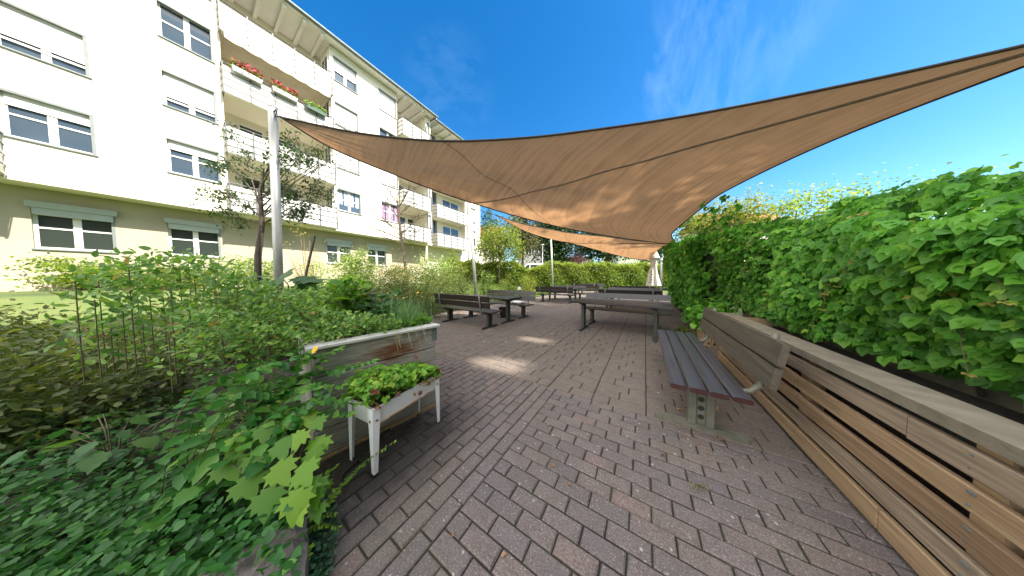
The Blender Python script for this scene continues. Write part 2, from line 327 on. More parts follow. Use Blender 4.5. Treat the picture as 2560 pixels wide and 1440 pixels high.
def leaf_obj(name, P, Nn, Ld, S, tm, mat, parent=None, tint=None):
    P = np.asarray(P, float); n = len(P); Nn = unit(np.asarray(Nn, float)); Ld = np.asarray(Ld, float)
    Ld = Ld - (Ld * Nn).sum(1, keepdims=True) * Nn; Ld = unit(Ld); X = np.cross(Ld, Nn)
    tv = np.array(TM[tm][0]); tf = np.array(TM[tm][1]); k = len(tv); q = tf.shape[1]
    S = np.broadcast_to(np.asarray(S, float), (n,))
    V = P[:, None] + S[:, None, None] * (tv[None, :, :1] * X[:, None] + tv[None, :, 1:2] * Ld[:, None] + tv[None, :, 2:] * Nn[:, None])
    Fc = (tf[None] + (np.arange(n) * k)[:, None, None]).reshape(-1)
    me = bpy.data.meshes.new(name); me.vertices.add(n * k); me.vertices.foreach_set('co', V.reshape(-1))
    nf = n * len(tf); me.loops.add(nf * q); me.loops.foreach_set('vertex_index', Fc)
    me.polygons.add(nf); me.polygons.foreach_set('loop_start', np.arange(nf) * q)
    try: me.polygons.foreach_set('loop_total', np.full(nf, q))
    except Exception: pass
    t = rng.random(n) if tint is None else np.clip(np.asarray(tint, float), 0, 1)
    at = me.attributes.new('tint', 'FLOAT', 'POINT'); at.data.foreach_set('value', np.repeat(t, k))
    me.materials.append(mat); me.update(calc_edges=True)
    o = bpy.data.objects.new(name, me); COL.objects.link(o)
    if parent: o.parent = parent
    return o
def clump_points(n, radii, nclump, spread, shell=0.6, squash_bottom=True):
    c = rand_dir(nclump) * (shell + (1 - shell) * rng.random((nclump, 1))) ** 1.0
    c *= (0.72 + 0.34 * rng.random((nclump, 1)))
    if squash_bottom: c[:, 2] = np.where(c[:, 2] < -0.75, -0.75, c[:, 2])
    idx = rng.integers(0, nclump, n)
    sz = (0.6 + 0.8 * rng.random(nclump))[idx][:, None]
    off = rng.normal(size=(n, 3)) * spread * sz * 0.55
    p = c[idx] + off
    return p * np.array(radii), c * np.array(radii), unit(off + 1e-6)
LOBES = {}
def tree(name, label, base, height, crown_c, radii, nleaf, lsize, mat, nclump=60, spread=0.28, trunk_r=0.12, limbs=9, group=None, tm='dia', tunnels=None, tint_bias=0.0, shell=0.55, bark=None, cat='tree'):
    root = empty(name, base); tag(root, label, cat, group)
    p, cl, on = clump_points(nleaf, radii, nclump, spread, shell)
    cc = np.array(crown_c) - np.array(base)
    p = p + cc
    if tunnels is not None:
        keep = np.ones(len(p), bool); s = np.array(SUN)
        for (g, rad) in tunnels:
            v = p + np.array(base) - np.array(g); d = np.linalg.norm(np.cross(v, s), axis=1); keep &= d > rad + lsize * .9
        p = p[keep]; on = on[keep]
    nrm = unit(0.5 * on + 0.5 * rand_dir(len(p)) + np.array([0, 0, 0.55])); ld = rand_dir(len(p)) + np.array([0, 0, -0.5])
    leaf_obj('crown', p, nrm, ld, lsize * (0.6 + 0.8 * rng.random(len(p))), tm, mat, root, np.clip(rng.beta(2, 2.4, len(p)) + tint_bias, 0, 1))
    mb = MB(); top = Vector(cc) + Vector((0, 0, radii[2] * 0.45)); fork = Vector(cc) * 0.55; fork.z = max(cc[2] - radii[2] * 0.75, height * 0.12)
    bend = Vector((random.uniform(-1, 1), random.uniform(-1, 1), 0)) * trunk_r * 1.5
    mb.tube([(0, 0, -0.2), (bend.x, bend.y, fork.z * 0.5), fork, (fork + top) / 2 + bend, top], [trunk_r * 1.25, trunk_r, trunk_r * 0.85, trunk_r * 0.45, trunk_r * 0.12], 8)
    for k in range(min(limbs, len(cl))):
        e = Vector(cl[k] * 0.92 + cc); s0 = fork.lerp(top, random.uniform(0.0, 0.6)); md = s0.lerp(e, 0.5) + Vector((0, 0, -0.05 * radii[2]))
        mb.tube([s0, md, e], [trunk_r * 0.42, trunk_r * 0.25, trunk_r * 0.07], 6)
    mb.build('trunk', bark or M['bark'], root, True)
    return root
def bush(name, label, center, radii, nleaf, lsize, mat, cat='shrub', nclump=40, spread=0.3, tm='dia', group=None, stems=14, tint=None, upright=0.6, stemmat=None, shell=0.35):
    c = np.array(center, float); root = empty(name, (c[0], c[1], c[2] - radii[2])); tag(root, label, cat, group)
    p, cl, on = clump_points(nleaf, radii, nclump, spread, shell)
    p[:, 2] += radii[2]; p[:, 2] = np.abs(p[:, 2]); lowk = rng.random(len(p)) < .33; p[lowk, 2] *= .45
    nrm = unit(0.45 * on + 0.6 * rand_dir(len(p)) + np.array([0, 0, 0.5])); ld = rand_dir(len(p)) + np.array([0, 0, upright])
    t = rng.beta(2, 2.2, len(p)) if tint is None else tint(p, len(p))
    leaf_obj('foliage', p, nrm, ld, lsize * (0.6 + 0.8 * rng.random(len(p))), tm, mat, root, t)
    mb = MB()
    for k in range(min(stems, len(cl))):
        e = Vector(cl[k] * 0.95) + Vector((0, 0, radii[2])); s0 = Vector((e.x * 0.25, e.y * 0.25, -0.05))
        mb.tube([s0, s0.lerp(e, 0.5) + Vector((0, 0, 0.1 * radii[2])), e], [0.018, 0.012, 0.004], 5)
    mb.build('stem', stemmat or M['stem'], root)
    return root

# ================================================================== SETTING
def smooth(x): x = max(0.0, min(1.0, x)); return x * x * (3 - 2 * x)
def ground_h(x, y):
    h = 0.9 * smooth((-x - 7.6) / 6.0)
    h = max(h, 1.35 * smooth((y * 0.9 - x * 0.45 - 24.5) / 6.0))
    return h
def build_ground():
    xs = sorted(set([-400, -200, -120, -80, -60, -50] + [round(-45 + 1.0 * k, 2) for k in range(0, 91)] + [50, 60, 80, 120, 200, 400]))
    ys = sorted(set([-300, -150, -80, -50, -40] + [round(-30 + 1.0 * k, 2) for k in range(0, 111)] + [90, 110, 150, 220, 400, 900]))
    me = bpy.data.meshes.new('ground'); nx, ny = len(xs), len(ys)
    me.from_pydata([(x, y, ground_h(x, y) - 0.03) for y in ys for x in xs], [], [(j * nx + i, j * nx + i + 1, (j + 1) * nx + i + 1, (j + 1) * nx + i) for j in range(ny - 1) for i in range(nx - 1)])
    m, n, l, b = newmat('lawn_soil')
    t = n.new('ShaderNodeTexCoord'); z = n.new('ShaderNodeTexNoise'); z.inputs['Scale'].default_value = 0.8; z.inputs['Detail'].default_value = 8; l.new(t.outputs['Object'], z.inputs['Vector'])
    r = ramp(n, [(0.3, (0.05, 0.075, 0.02)), (0.55, (0.09, 0.13, 0.03)), (0.75, (0.14, 0.16, 0.05))]); l.new(z.outputs[0], r.inputs[0]); l.new(r.outputs[0], b.inputs['Base Color'])
    b.inputs['Roughness'].default_value = 0.95
    z2 = n.new('ShaderNodeTexNoise'); z2.inputs['Scale'].default_value = 40; l.new(t.outputs['Object'], z2.inputs['Vector'])
    bp = n.new('ShaderNodeBump'); bp.inputs['Strength'].default_value = 0.8; bp.inputs['Distance'].default_value = 0.03; l.new(z2.outputs[0], bp.inputs['Height']); l.new(bp.outputs[0], b.inputs['Normal'])
    me.materials.append(m); o = bpy.data.objects.new('ground', me); COL.objects.link(o); tag(o, 'green lawn and soil of the garden around the paved terrace', 'ground', kind='structure')
build_ground()

def paver_mat():
    m, n, l, b = newmat('red_brown_paver')
    t = n.new('ShaderNodeTexCoord'); ob = t.outputs['Object']
    def noise(scale, detail=4, rough=0.6):
        z = n.new('ShaderNodeTexNoise'); z.inputs['Scale'].default_value = scale; z.inputs['Detail'].default_value = detail; z.inputs['Roughness'].default_value = rough
        l.new(ob, z.inputs['Vector']); return z.outputs[0]
    def mr(s, a, bb, c=0.0, d=1.0):
        q = n.new('ShaderNodeMapRange'); q.inputs[1].default_value = a; q.inputs[2].default_value = bb; q.inputs[3].default_value = c; q.inputs[4].default_value = d; l.new(s, q.inputs[0]); return q.outputs[0]
    def mix(f, a, c, mode='MIX'):
        q = n.new('ShaderNodeMix'); q.data_type = 'RGBA'; q.blend_type = mode
        if isinstance(f, float): q.inputs[0].default_value = f
        else: l.new(f, q.inputs[0])
        l.new(a, q.inputs[6])
        if isinstance(c, tuple): q.inputs[7].default_value = (*c, 1)
        else: l.new(c, q.inputs[7])
        return q.outputs[2]
    def mul(a, c):
        q = n.new('ShaderNodeMath'); q.operation = 'MULTIPLY'; l.new(a, q.inputs[0])
        if isinstance(c, float): q.inputs[1].default_value = c
        else: l.new(c, q.inputs[1])
        return q.outputs[0]
    a = n.new('ShaderNodeAttribute'); a.attribute_name = 'tint'
    r = ramp(n, [(0.0, (0.128, 0.115, 0.117)), (0.45, (0.172, 0.149, 0.144)), (0.8, (0.194, 0.159, 0.146)), (1.0, (0.232, 0.168, 0.146))]); l.new(a.outputs['Fac'], r.inputs[0])
    c = r.outputs[0]
    az = n.new('ShaderNodeAttribute'); az.attribute_name = 'zone'; c = mix(mul(az.outputs['Fac'], 0.62), c, (0.200, 0.162, 0.118))
    c = mix(mr(noise(9, 7, 0.75), 0.44, 0.60, 0.0, 0.55), c, (0.115, 0.095, 0.090))
    c = mix(mr(noise(2.2, 6), 0.40, 0.68, 0.0, 0.45), c, (0.150, 0.125, 0.100))
    c = mix(mr(noise(110, 4, 0.85), 0.42, 0.62, 0.0, 0.85), c, (0.075, 0.060, 0.060))          # dark aggregate grain
    c = mix(mr(noise(150, 3, 0.75), 0.61, 0.68, 0.0, 0.9), c, (0.48, 0.46, 0.45))            # pale aggregate flecks
    # round lichen and chewing-gum spots
    v = n.new('ShaderNodeTexVoronoi'); v.inputs['Scale'].default_value = 5.5; l.new(ob, v.inputs['Vector'])
    vn = n.new('ShaderNodeMath'); vn.operation = 'MULTIPLY_ADD'; vn.inputs[1].default_value = 0.13; l.new(noise(45, 4), vn.inputs[0]); l.new(v.outputs['Distance'], vn.inputs[2])
    sp = n.new('ShaderNodeSeparateColor'); l.new(v.outputs['Color'], sp.inputs[0])
    rad = mr(sp.outputs[0], 0.45, 1.0, -0.02, 0.20)
    df = n.new('ShaderNodeMath'); df.operation = 'SUBTRACT'; l.new(rad, df.inputs[0]); l.new(vn.outputs[0], df.inputs[1])
    c = mix(mr(df.outputs[0], -0.005, 0.012, 0.0, 0.75), c, (0.42, 0.43, 0.40))
    v2 = n.new('ShaderNodeTexVoronoi'); v2.inputs['Scale'].default_value = 26; l.new(ob, v2.inputs['Vector'])
    sp2 = n.new('ShaderNodeSeparateColor'); l.new(v2.outputs['Color'], sp2.inputs[0])
    rad2 = mr(sp2.outputs[1], 0.55, 1.0, -0.05, 0.24)
    df2 = n.new('ShaderNodeMath'); df2.operation = 'SUBTRACT'; l.new(rad2, df2.inputs[0]); l.new(v2.outputs['Distance'], df2.inputs[1])
    c = mix(mul(mr(df2.outputs[0], -0.02, 0.05, 0.0, 0.6), mr(noise(0.8, 3), 0.38, 0.52)), c, (0.44, 0.45, 0.43))
    # moss film in patches
    c = mix(mr(noise(0.75, 6), 0.56, 0.74, 0.0, 0.5), c, (0.105, 0.098, 0.050))
    # spilled black soil round the little planter
    g = n.new('ShaderNodeVectorMath'); g.operation = 'SUBTRACT'; g.inputs[1].default_value = (-1.50, 0.80, 0); l.new(ob, g.inputs[0])
    g2 = n.new('ShaderNodeVectorMath'); g2.operation = 'MULTIPLY'; g2.inputs[1].default_value = (1.9, 0.95, 0); l.new(g.outputs[0], g2.inputs[0])
    ln = n.new('ShaderNodeVectorMath'); ln.operation = 'LENGTH'; l.new(g2.outputs[0], ln.inputs[0])
    ad = n.new('ShaderNodeMath'); ad.operation = 'MULTIPLY_ADD'; ad.inputs[1].default_value = 0.9; l.new(noise(9, 6), ad.inputs[0]); l.new(ln.outputs['Value'], ad.inputs[2])
    c = mix(mr(ad.outputs[0], 1.35, 0.75, 0.0, 0.92), c, (0.032, 0.028, 0.026))
    l.new(c, b.inputs['Base Color']); b.inputs['Roughness'].default_value = 0.85; b.inputs['Specular IOR Level'].default_value = 0.3
    bp = n.new('ShaderNodeBump'); bp.inputs['Strength'].default_value = 0.55; bp.inputs['Distance'].default_value = 0.004; l.new(noise(120, 4), bp.inputs['Height'])
    l.new(bp.outputs[0], b.inputs['Normal'])
    return m
def build_patio():
    V = []; F = []; T = []; Zn = []
    XC, YB = -0.84, 2.27
    def clip(a, lo, hi): return max(lo, min(hi, a))
    def paver(x0, y0, x1, y1, t=None, gap=0.0042, near=True):
        if x1 - x0 < 0.03 or y1 - y0 < 0.03: return
        g = gap * random.uniform(0.75, 1.3); x0 += g; y0 += g; x1 -= g; y1 -= g; h = random.uniform(-0.0025, 0.0025); e = 0.006 if near else 0.004
        tx = random.uniform(-0.0018, 0.0018); ty = random.uniform(-0.0018, 0.0018); ch = 0.006
        i = len(V); j = lambda: random.uniform(-0.0012, 0.0012)
        for (x, y) in ((x0, y0), (x1, y0), (x1, y1), (x0, y1)): V.append((x + j(), y + j(), -0.012))
        for (x, y) in ((x0, y0), (x1, y0), (x1, y1), (x0, y1)): V.append((x, y, h - ch))
        for (x, y, a, c) in ((x0 + e, y0 + e, -1, -1), (x1 - e, y0 + e, 1, -1), (x1 - e, y1 - e, 1, 1), (x0 + e, y1 - e, -1, 1)): V.append((x, y, h + a * tx + c * ty))
        F.append((i + 8, i + 9, i + 10, i + 11))
        for k in range(4):
            k2 = (k + 1) % 4; F.append((i + 4 + k, i + 4 + k2, i + 8 + k2, i + 8 + k)); F.append((i + k, i + k2, i + 4 + k2, i + 4 + k))
        t = random.betavariate(2, 2) if t is None else t
        T.extend([t] * 12); Zn.extend([1.0 if y0 >= YB - .01 else 0.0] * 12)
    # zone A: stretcher bond running towards the garden end
    k = 0; x = XC
    while x > -6.3:
        off = 0.1 if k % 2 else 0.0; y = -3.0 + off - 0.2
        while y < YB - 0.01:
            y1 = min(y + 0.2, YB); 
            if YB - y1 < 0.03: y1 = YB
            paver(x - 0.1, y, x, y1); y = y1 if y1 == YB else y + 0.2
        x -= 0.1; k += 1
    # zone B: stretcher bond running crosswise, half bricks darker along the seam
    k = 0; y = YB
    while y > -3.0:
        x = XC; first = True
        while x < 2.6:
            wd = 0.1 if (first and k % 2) else 0.2
            paver(x, y - 0.1, min(x + wd, 2.6), y, random.uniform(0, 0.25) if wd == 0.1 else None); x += wd; first = False
        y -= 0.1; k += 1
    # zone C: larger blocks in strips
    x = XC - 0.49 * 12
    for s in range(20):
        xs = XC - 0.1 + (s - 12) * 0.49
        y = YB; q = 0
        while y < 23.0:
            d = 0.163
            if xs < -6.6 or xs > 1.3: y += d; continue
            cut = (0.245, 0.163, 0.326)[(q * 2 + s) % 3]; nr = y < 8
            paver(xs, y, xs + cut, y + d, near=nr); paver(xs + cut, y, xs + 0.49, y + d, near=nr); y += d; q += 1
    me = bpy.data.meshes.new('patio'); me.from_pydata(V, [], F)
    at = me.attributes.new('tint', 'FLOAT', 'POINT'); at.data.foreach_set('value', T)
    at = me.attributes.new('zone', 'FLOAT', 'POINT'); at.data.foreach_set('value', Zn)
    me.materials.append(paver_mat()); o = bpy.data.objects.new('patio_pavement', me); COL.objects.link(o)
    tag(o, 'red-brown block paving of the terrace', 'pavement', kind='structure')
    bed = MB(); bed.box((-6.75, -3.1, -0.06), (2.7, 23.1, -0.011))
    jm = plain('mossy_joint_sand', (0.018, 0.016, 0.012), (0.034, 0.036, 0.014), 0.95, 3, 6, lo=0.4, hi=0.65)
    tag(bed.build('paving_bed', jm), 'dark mossy joints between the paving blocks', 'pavement', kind='structure')
build_patio()

# ================================================================== APARTMENT BUILDINGS
def wallgrid(mb, xf, xb, ys, zs, holes):
    Y = sorted(set([ys[0], ys[1]] + [v for h in holes for v in h[:2]])); Z = sorted(set([zs[0], zs[1]] + [v for h in holes for v in h[2:]]))
    for i in range(len(Y) - 1):
        run = None
        for j in range(len(Z) - 1):
            ym, zm = (Y[i] + Y[i + 1]) / 2, (Z[j] + Z[j + 1]) / 2
            solid = not any(h[0] < ym < h[1] and h[2] < zm < h[3] for h in holes)
            if solid: run = [Z[j], Z[j + 1]] if run is None else [run[0], Z[j + 1]]
            if run and (not solid or j == len(Z) - 2): mb.box((xb, Y[i], run[0]), (xf, Y[i + 1], run[1])); run = None
def window(par, x, y0, y1, z0, z1, shut=0.0, cross=True, glass='glass', curtain=None, boxhead=False, sill=True, slit=False):
    """window in a wall facing +X: frame recessed from the face x; shut = closed share of the roller shutter"""
    xr = x - 0.13; f = MB(); t = 0.07
    f.box((xr - 0.06, y0, z0), (xr, y0 + t, z1)); f.box((xr - 0.06, y1 - t, z0), (xr, y1, z1))
    f.box((xr - 0.06, y0 + t, z0), (xr, y1 - t, z0 + t)); f.box((xr - 0.06, y0 + t, z1 - t), (xr, y1 - t, z1))
    ym = (y0 + y1) / 2; f.box((xr - 0.058, ym - 0.07, z0 + t), (xr + 0.003, ym + 0.07, z1 - t))
    if cross:
        zc = z0 + (z1 - z0) * 0.52
        f.box((xr - 0.05, y0 + t, zc - 0.025), (xr - 0.004, ym - 0.07, zc + 0.025)); f.box((xr - 0.05, ym + 0.07, zc - 0.025), (xr - 0.004, y1 - t, zc + 0.025))
    fo = f.build('window', M['white'], par)
    p = MB(); p.box((xr - 0.035, y0 + t, z0 + t), (xr - 0.028, ym - 0.07, z1 - t)); p.box((xr - 0.035, ym + 0.07, z0 + t), (xr - 0.028, y1 - t, z1 - t)); p.build('pane', M[glass], fo)
    if curtain:
        c = MB(); 
        for (a, bq) in ((y0 + t, y0 + t + 0.2), (ym - 0.27, ym - 0.09), (ym + 0.09, ym + 0.25), (y1 - t - 0.2, y1 - t)):
            c.box((xr - 0.026, a, z0 + t + (0.35 if curtain == 'curtain' else 0.05)), (xr - 0.022, bq, z1 - t))
        c.build('curtain', M[curtain], fo)
    if shut > 0:
        s = MB(); zb = z1 - (z1 - z0) * shut; s.box((xr + 0.012, y0 + 0.04, zb), (xr + 0.035, y1 - 0.04, z1))
        if slit: s.v = []; s.f = []; s.box((xr + 0.012, y0 + 0.04, zb + 0.13), (xr + 0.035, y1 - 0.04, z1)); s.box((xr + 0.012, y0 + 0.04, zb), (xr + 0.035, y1 - 0.04, zb + 0.06))
        s.build('shutter', M['shutter'], fo)
    g = MB(); g.box((x - 0.125, y0 + 0.001, z1 - 0.075), (x + 0.012, y1 - 0.001, z1 - 0.001)); g.box((x - 0.125, y1 - 0.065, z0), (x + 0.01, y1 - 0.001, z1 - 0.078)); g.build('window_trim', M['revl'], fo)
    if sill:
        q = MB(); q.box((x - 0.12, y0 - 0.03, z0 - 0.045), (x + 0.05, y1 + 0.03, z0 - 0.002)); q.build('sill', M['revl'], fo)
    if boxhead:
        q = MB(); q.box((x - 0.02, y0 - 0.06, z1 - 0.02), (x + 0.10, y1 + 0.06, z1 + 0.18)); q.box((x - 0.1, y0 + 0.02, z1 - 0.25), (x + 0.06, y1 - 0.02, z1 - 0.022)); q.build('shutter_box', M['shutter_grey'], fo)
    return fo
def balcony(par, xf, xb, y0, y1, zf, h=1.0, sides=(True, True), drop=0.16, rails=4):
    root = MB(); root.box((xb, y0, zf - drop), (xf - 0.07, y1, zf)); bo = root.build('balcony', M['plaster'], par)
    pn = MB(); pn.box((xf - 0.06, y0, zf - drop), (xf - 0.03, y1, zf + h - 0.1))
    if sides[0]: pn.box((xb + 0.02, y0 + 0.001, zf - drop), (xf - 0.062, y0 + 0.03, zf + h - 0.1))
    if sides[1]: pn.box((xb + 0.02, y1 - 0.03, zf - drop), (xf - 0.062, y1 - 0.001, zf + h - 0.1))
    pn.build('parapet_panel', M['parapet'], bo)
    rl = MB(); x = xf
    for k in range(rails + 1):
        z = zf - drop + 0.02 + (h + drop - 0.02) * k / rails; r = 0.026 if k == rails else 0.014
        rl.tube([(x, y0 - 0.02, z), (x, y1 + 0.02, z)], r, 6)
        if sides[0]: rl.tube([(xb + 0.03, y0 - 0.02, z), (x, y0 - 0.02, z)], r, 6)
        if sides[1]: rl.tube([(xb + 0.03, y1 + 0.02, z), (x, y1 + 0.02, z)], r, 6)
    nn = max(2, round((y1 - y0) / 0.85)); 
    for k in range(nn + 1):
        y = y0 + (y1 - y0) * k / nn; rl.box((x - 0.022, y - 0.022, zf - drop - 0.03), (x + 0.022, y + 0.022, zf + h + 0.01))
    if sides[0]: rl.box((xb + 0.1, y0 - 0.04, zf - drop), (xb + 0.14, y0, zf + h))
    rl.build('railing', M['rail'], bo); return bo

FX = -16.3; FL = [4.55, 7.18, 9.81, 12.44]
WZ = [(5.6, 6.98), (8.22, 9.6), (10.84, 12.22), (13.46, 14.87)]
def build_block():
    b = empty('apartment_block', (0, 0, 0)); tag(b, 'tall cream apartment block with white balconies and half closed shutters beside the garden', 'apartment block')
    wall = MB(); GX = FX - 0.9
    secs = [((5.12, 9.15), [(5.3, 6.55), (7.86, 9.12)]), ((-2.83, 1.2), [(-0.23, 1.02), (-2.8, -1.53)]), ((-9.2, -5.3), [(-7.0, -5.6)]), ((11.62, 12.1), [(11.72, 12.0)])]
    for (ys, cols) in secs:
        wallgrid(wall, FX, FX - 0.35, ys, (4.46, 15.32), [(c[0], c[1], z[0], z[1]) for c in cols for z in WZ])
    wall.build('wall', M['plaster'], b)
    # loggia recesses: back and cheek walls
    lg = MB()
    for (y0, y1) in ((1.2, 5.12), (9.15, 11.62), (-5.3, -2.83)):
        lg.box((FX - 1.9, y0, 4.46), (FX - 1.6, y1, 15.32))
        lg.box((FX - 1.6, y0 - 0.3, 4.46), (FX - 0.36, y0, 15.32)); lg.box((FX - 1.6, y1, 4.46), (FX - 0.36, y1 + 0.3, 15.32))
    lg.box((FX - 9, -9.2, 4.46), (FX - 8.7, 12.1, 15.3)); lg.box((FX - 8.7, 11.95, 4.46), (FX - 0.36, 12.1, 15.3))
    lg.build('loggia_wall', M['plaster'], b)
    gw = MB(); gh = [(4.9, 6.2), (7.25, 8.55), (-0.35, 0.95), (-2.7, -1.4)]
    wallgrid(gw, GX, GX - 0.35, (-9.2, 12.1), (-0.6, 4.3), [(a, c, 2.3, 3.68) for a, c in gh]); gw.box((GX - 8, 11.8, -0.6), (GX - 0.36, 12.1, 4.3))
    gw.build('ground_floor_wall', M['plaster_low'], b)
    sf = MB(); sf.box((FX - 8.7, -9.2, 4.3), (FX - 0.003, 12.097, 4.457)); sf.build('soffit', M['plaster'], b)
    shut = {(0, 0): 0, (0, 1): 0, (1, 0): 0.92, (1, 1): 0.97, (2, 0): 0.9, (2, 1): 0.0, (3, 0): 0.55, (3, 1): 0.94}
    for r, (z0, z1) in enumerate(WZ):
        for c, (y0, y1) in enumerate(((5.3, 6.55), (7.86, 9.12))):
            s = shut[(r, c)]; window(b, FX, y0, y1, z0, z1, s, cross=(s == 0), curtain='curtain' if (r, c) == (0, 0) else ('curtain_pink' if (r, c) == (0, 1) else None), slit=s > 0.85)
        for y0, y1 in ((-0.23, 1.02), (-2.8, -1.53), (-7.0, -5.6)): window(b, FX, y0, y1, z0, z1, (0.3, 0.8, 0.0, 0.5)[r], slit=r == 1)
        window(b, FX, 11.72, 12.0, z0, z1, 0.95, False)
    for a, c in gh: window(b, GX, a, c, 2.3, 3.68, 0, boxhead=True, glass='glass_dark')
    for (y0, y1, xf, sides) in ((1.2, 5.12, FX + 0.32, (True, True)), (9.2, 11.6, FX + 0.62, (True, True)), (-5.3, -2.83, FX + 0.62, (True, True))):
        for k, z in enumerate(FL): balcony(b, xf, FX - 1.6, y0, y1, z, 1.08, sides, 0.18)
        for k, z in enumerate(FL):
            d = MB(); ya = y0 + 0.5; d.box((FX - 1.598, ya, z + 0.05), (FX - 1.55, ya + 0.9, z + 2.15)); d.box((FX - 1.598, ya + 1.0, z + 0.9), (FX - 1.55, min(ya + 2.2, y1 - 0.2), z + 2.15)); fo = d.build('loggia_window', M['white'], b)
            p = MB(); p.box((FX - 1.56, ya + 0.08, z + 0.15), (FX - 1.545, ya + 0.82, z + 2.05)); p.box((FX - 1.56, ya + 1.08, z + 0.98), (FX - 1.545, min(ya + 2.12, y1 - 0.28), z + 2.05)); p.build('pane', M['glass_dark'], fo)
    # corner glazing in the loggia cheek next to the first window column
    for (z0, z1) in WZ:
        f = MB(); ya = 5.115
        for xa in (-17.45, -16.98, -16.52): f.box((xa, ya - 0.05, z0), (xa + 0.07, ya, z1))
        f.box((-17.38, ya - 0.048, z0), (-16.47, ya - 0.002, z0 + 0.07)); f.box((-17.38, ya - 0.048, z1 - 0.07), (-16.47, ya - 0.002, z1)); fo = f.build('window', M['white'], b)
        p = MB(); p.box((-17.4, ya - 0.03, z0 + 0.07), (-16.5, ya - 0.02, z1 - 0.07)); p.build('pane', M['glass_dark'], fo)
    # awning hanging below the top balcony, with a scalloped valance
    aw = MB(); zt = FL[3] - 0.2; n = 28
    pts = []
    for k in range(n + 1):
        y = 1.3 + 3.7 * k / n; pts.append((FX + 0.30, y, zt - 0.22 - 0.05 * abs(math.sin(k * math.pi / 4))))
    aw.prism([(FX + 0.30, 1.3, zt)] + pts + [(FX + 0.30, 5.0, zt)], (0.012, 0, 0)); aw.hexa([(FX - 1.5, 1.3, zt - 0.02), (FX + 0.3, 1.3, zt - 0.02), (FX + 0.3, 5.0, zt - 0.02), (FX - 1.5, 5.0, zt - 0.02), (FX - 1.5, 1.3, zt), (FX + 0.3, 1.3, zt), (FX + 0.3, 5.0, zt), (FX - 1.5, 5.0, zt)])
    aw.build('awning', M['awning'], b)
    rf = MB(); x0 = FX + 0.55
    rf.prism([(x0, -9.6, 15.42), (x0, -9.6, 15.52), (-21.3, -9.6, 17.9), (-26, -9.6, 15.6), (-26, -9.6, 15.42)], (0, 22.05, 0)); ro = rf.build('roof', M['roof'], b)
    so_ = MB(); so_.box((FX - 1.9, -9.5, 15.34), (x0 - 0.02, 12.4, 15.415)); so_.build('eaves_board', M['parapet'], ro)
    for (ya, yb) in ((1.3, 5.1), (9.2, 11.6), (-5.3, -2.9)):
        y = ya + 0.35
        while y < yb:
            q = MB(); q.box((FX - 1.6, y, 15.16), (x0 - 0.12, y + 0.14, 15.338)); q.build('rafter', M['parapet'], ro); y += 0.75
    gt = MB(); gt.tube([(x0 + 0.05, -9.6, 15.47), (x0 + 0.05, 12.45, 15.47)], 0.075, 10); g = gt.build('gutter', M['gutter'], b)
    dp = MB(); dp.tube([(x0 + 0.05, 12.3, 15.42), (x0 + 0.05, 12.3, 15.2), (FX + 0.1, 12.0, 14.75), (FX + 0.08, 11.66, 14.5), (FX + 0.08, 11.66, 4.6)], 0.045, 8); dp.build('downpipe', M['gutter'], b)
    return b
build_block()
def build_wing():
    b = empty('apartment_wing', (0, 0, 0)); tag(b, 'lower cream apartment wing with two deep white balconies at the far end of the block', 'apartment block')
    X = -17.3; wall = MB(); cols = [(12.55, 13.4), (18.1, 18.9)]
    zs = WZ
    wallgrid(wall, X, X - 0.35, (12.11, 19.75), (-0.6, 15.2), [(c[0], c[1], z[0] - 0.35, z[1]) for c in cols for z in WZ] + [(18.1, 18.9, 2.2, 3.7)])
    wall.box((X - 9, 19.4, -0.6), (X - 0.36, 19.75, 15.2)); wall.box((X - 9.3, 12.11, -0.6), (X - 9.0, 19.75, 15.2)); wall.build('wall', M['plaster'], b)
    for z0, z1 in WZ:
        window(b, X, 12.55, 13.4, z0 - 0.35, z1, 0, False, glass='glass'); window(b, X, 18.1, 18.9, z0 - 0.35, z1, 0.5 if z0 < 8 else 0.9, True)
    window(b, X, 18.1, 18.9, 2.2, 3.7, 0, True, glass='glass_dark')
    for z in FL[:3]:
        balcony(b, X + 1.2, X, 12.5, 16.6, z - 0.03, 1.05, (True, True), 0.2)
        d = MB(); d.box((X - 0.001, 14.0, z + 0.05), (X + 0.05, 16.2, z + 2.1)); fo = d.build('balcony_door', M['white'], b)
        p = MB(); p.box((X + 0.03, 14.1, z + 0.15), (X + 0.056, 15.0, z + 2.0)); p.box((X + 0.03, 15.12, z + 0.15), (X + 0.056, 16.1, z + 2.0)); p.build('pane', M['glass'], fo)
        c = MB(); c.box((X, 16.62, z + 0.0), (X + 0.6, 16.8, z + 2.4)); c.build('balcony_screen', M['plaster'], b)
    rf = MB(); rf.prism([(X + 1.4, 12.2, 15.25), (X + 1.4, 12.2, 15.36), (-22, 12.2, 17.3), (-27, 12.2, 15.36), (-27, 12.2, 15.25)], (0, 7.9, 0)); ro = rf.build('roof', M['tile'], b)
    e = MB(); e.box((X - 0.36, 12.22, 15.2), (X + 1.36, 20.0, 15.248)); e.build('eaves_board', M['parapet'], ro)
    for k in range(6):
        q = MB(); q.box((X, 12.6 + k * 0.8, 15.03), (X + 1.25, 12.74 + k * 0.8, 15.198)); q.build('rafter', M['parapet'], ro)
    g = MB(); g.tube([(X + 1.46, 12.2, 15.3), (X + 1.46, 20.1, 15.3)], 0.07, 8); g.build('gutter', M['gutter'], b)
    d = MB(); d.tube([(X + 0.08, 17.6, 15.1), (X + 0.08, 17.6, 0.5)], 0.05, 8); d.build('downpipe', M['rail'], b)
build_wing()
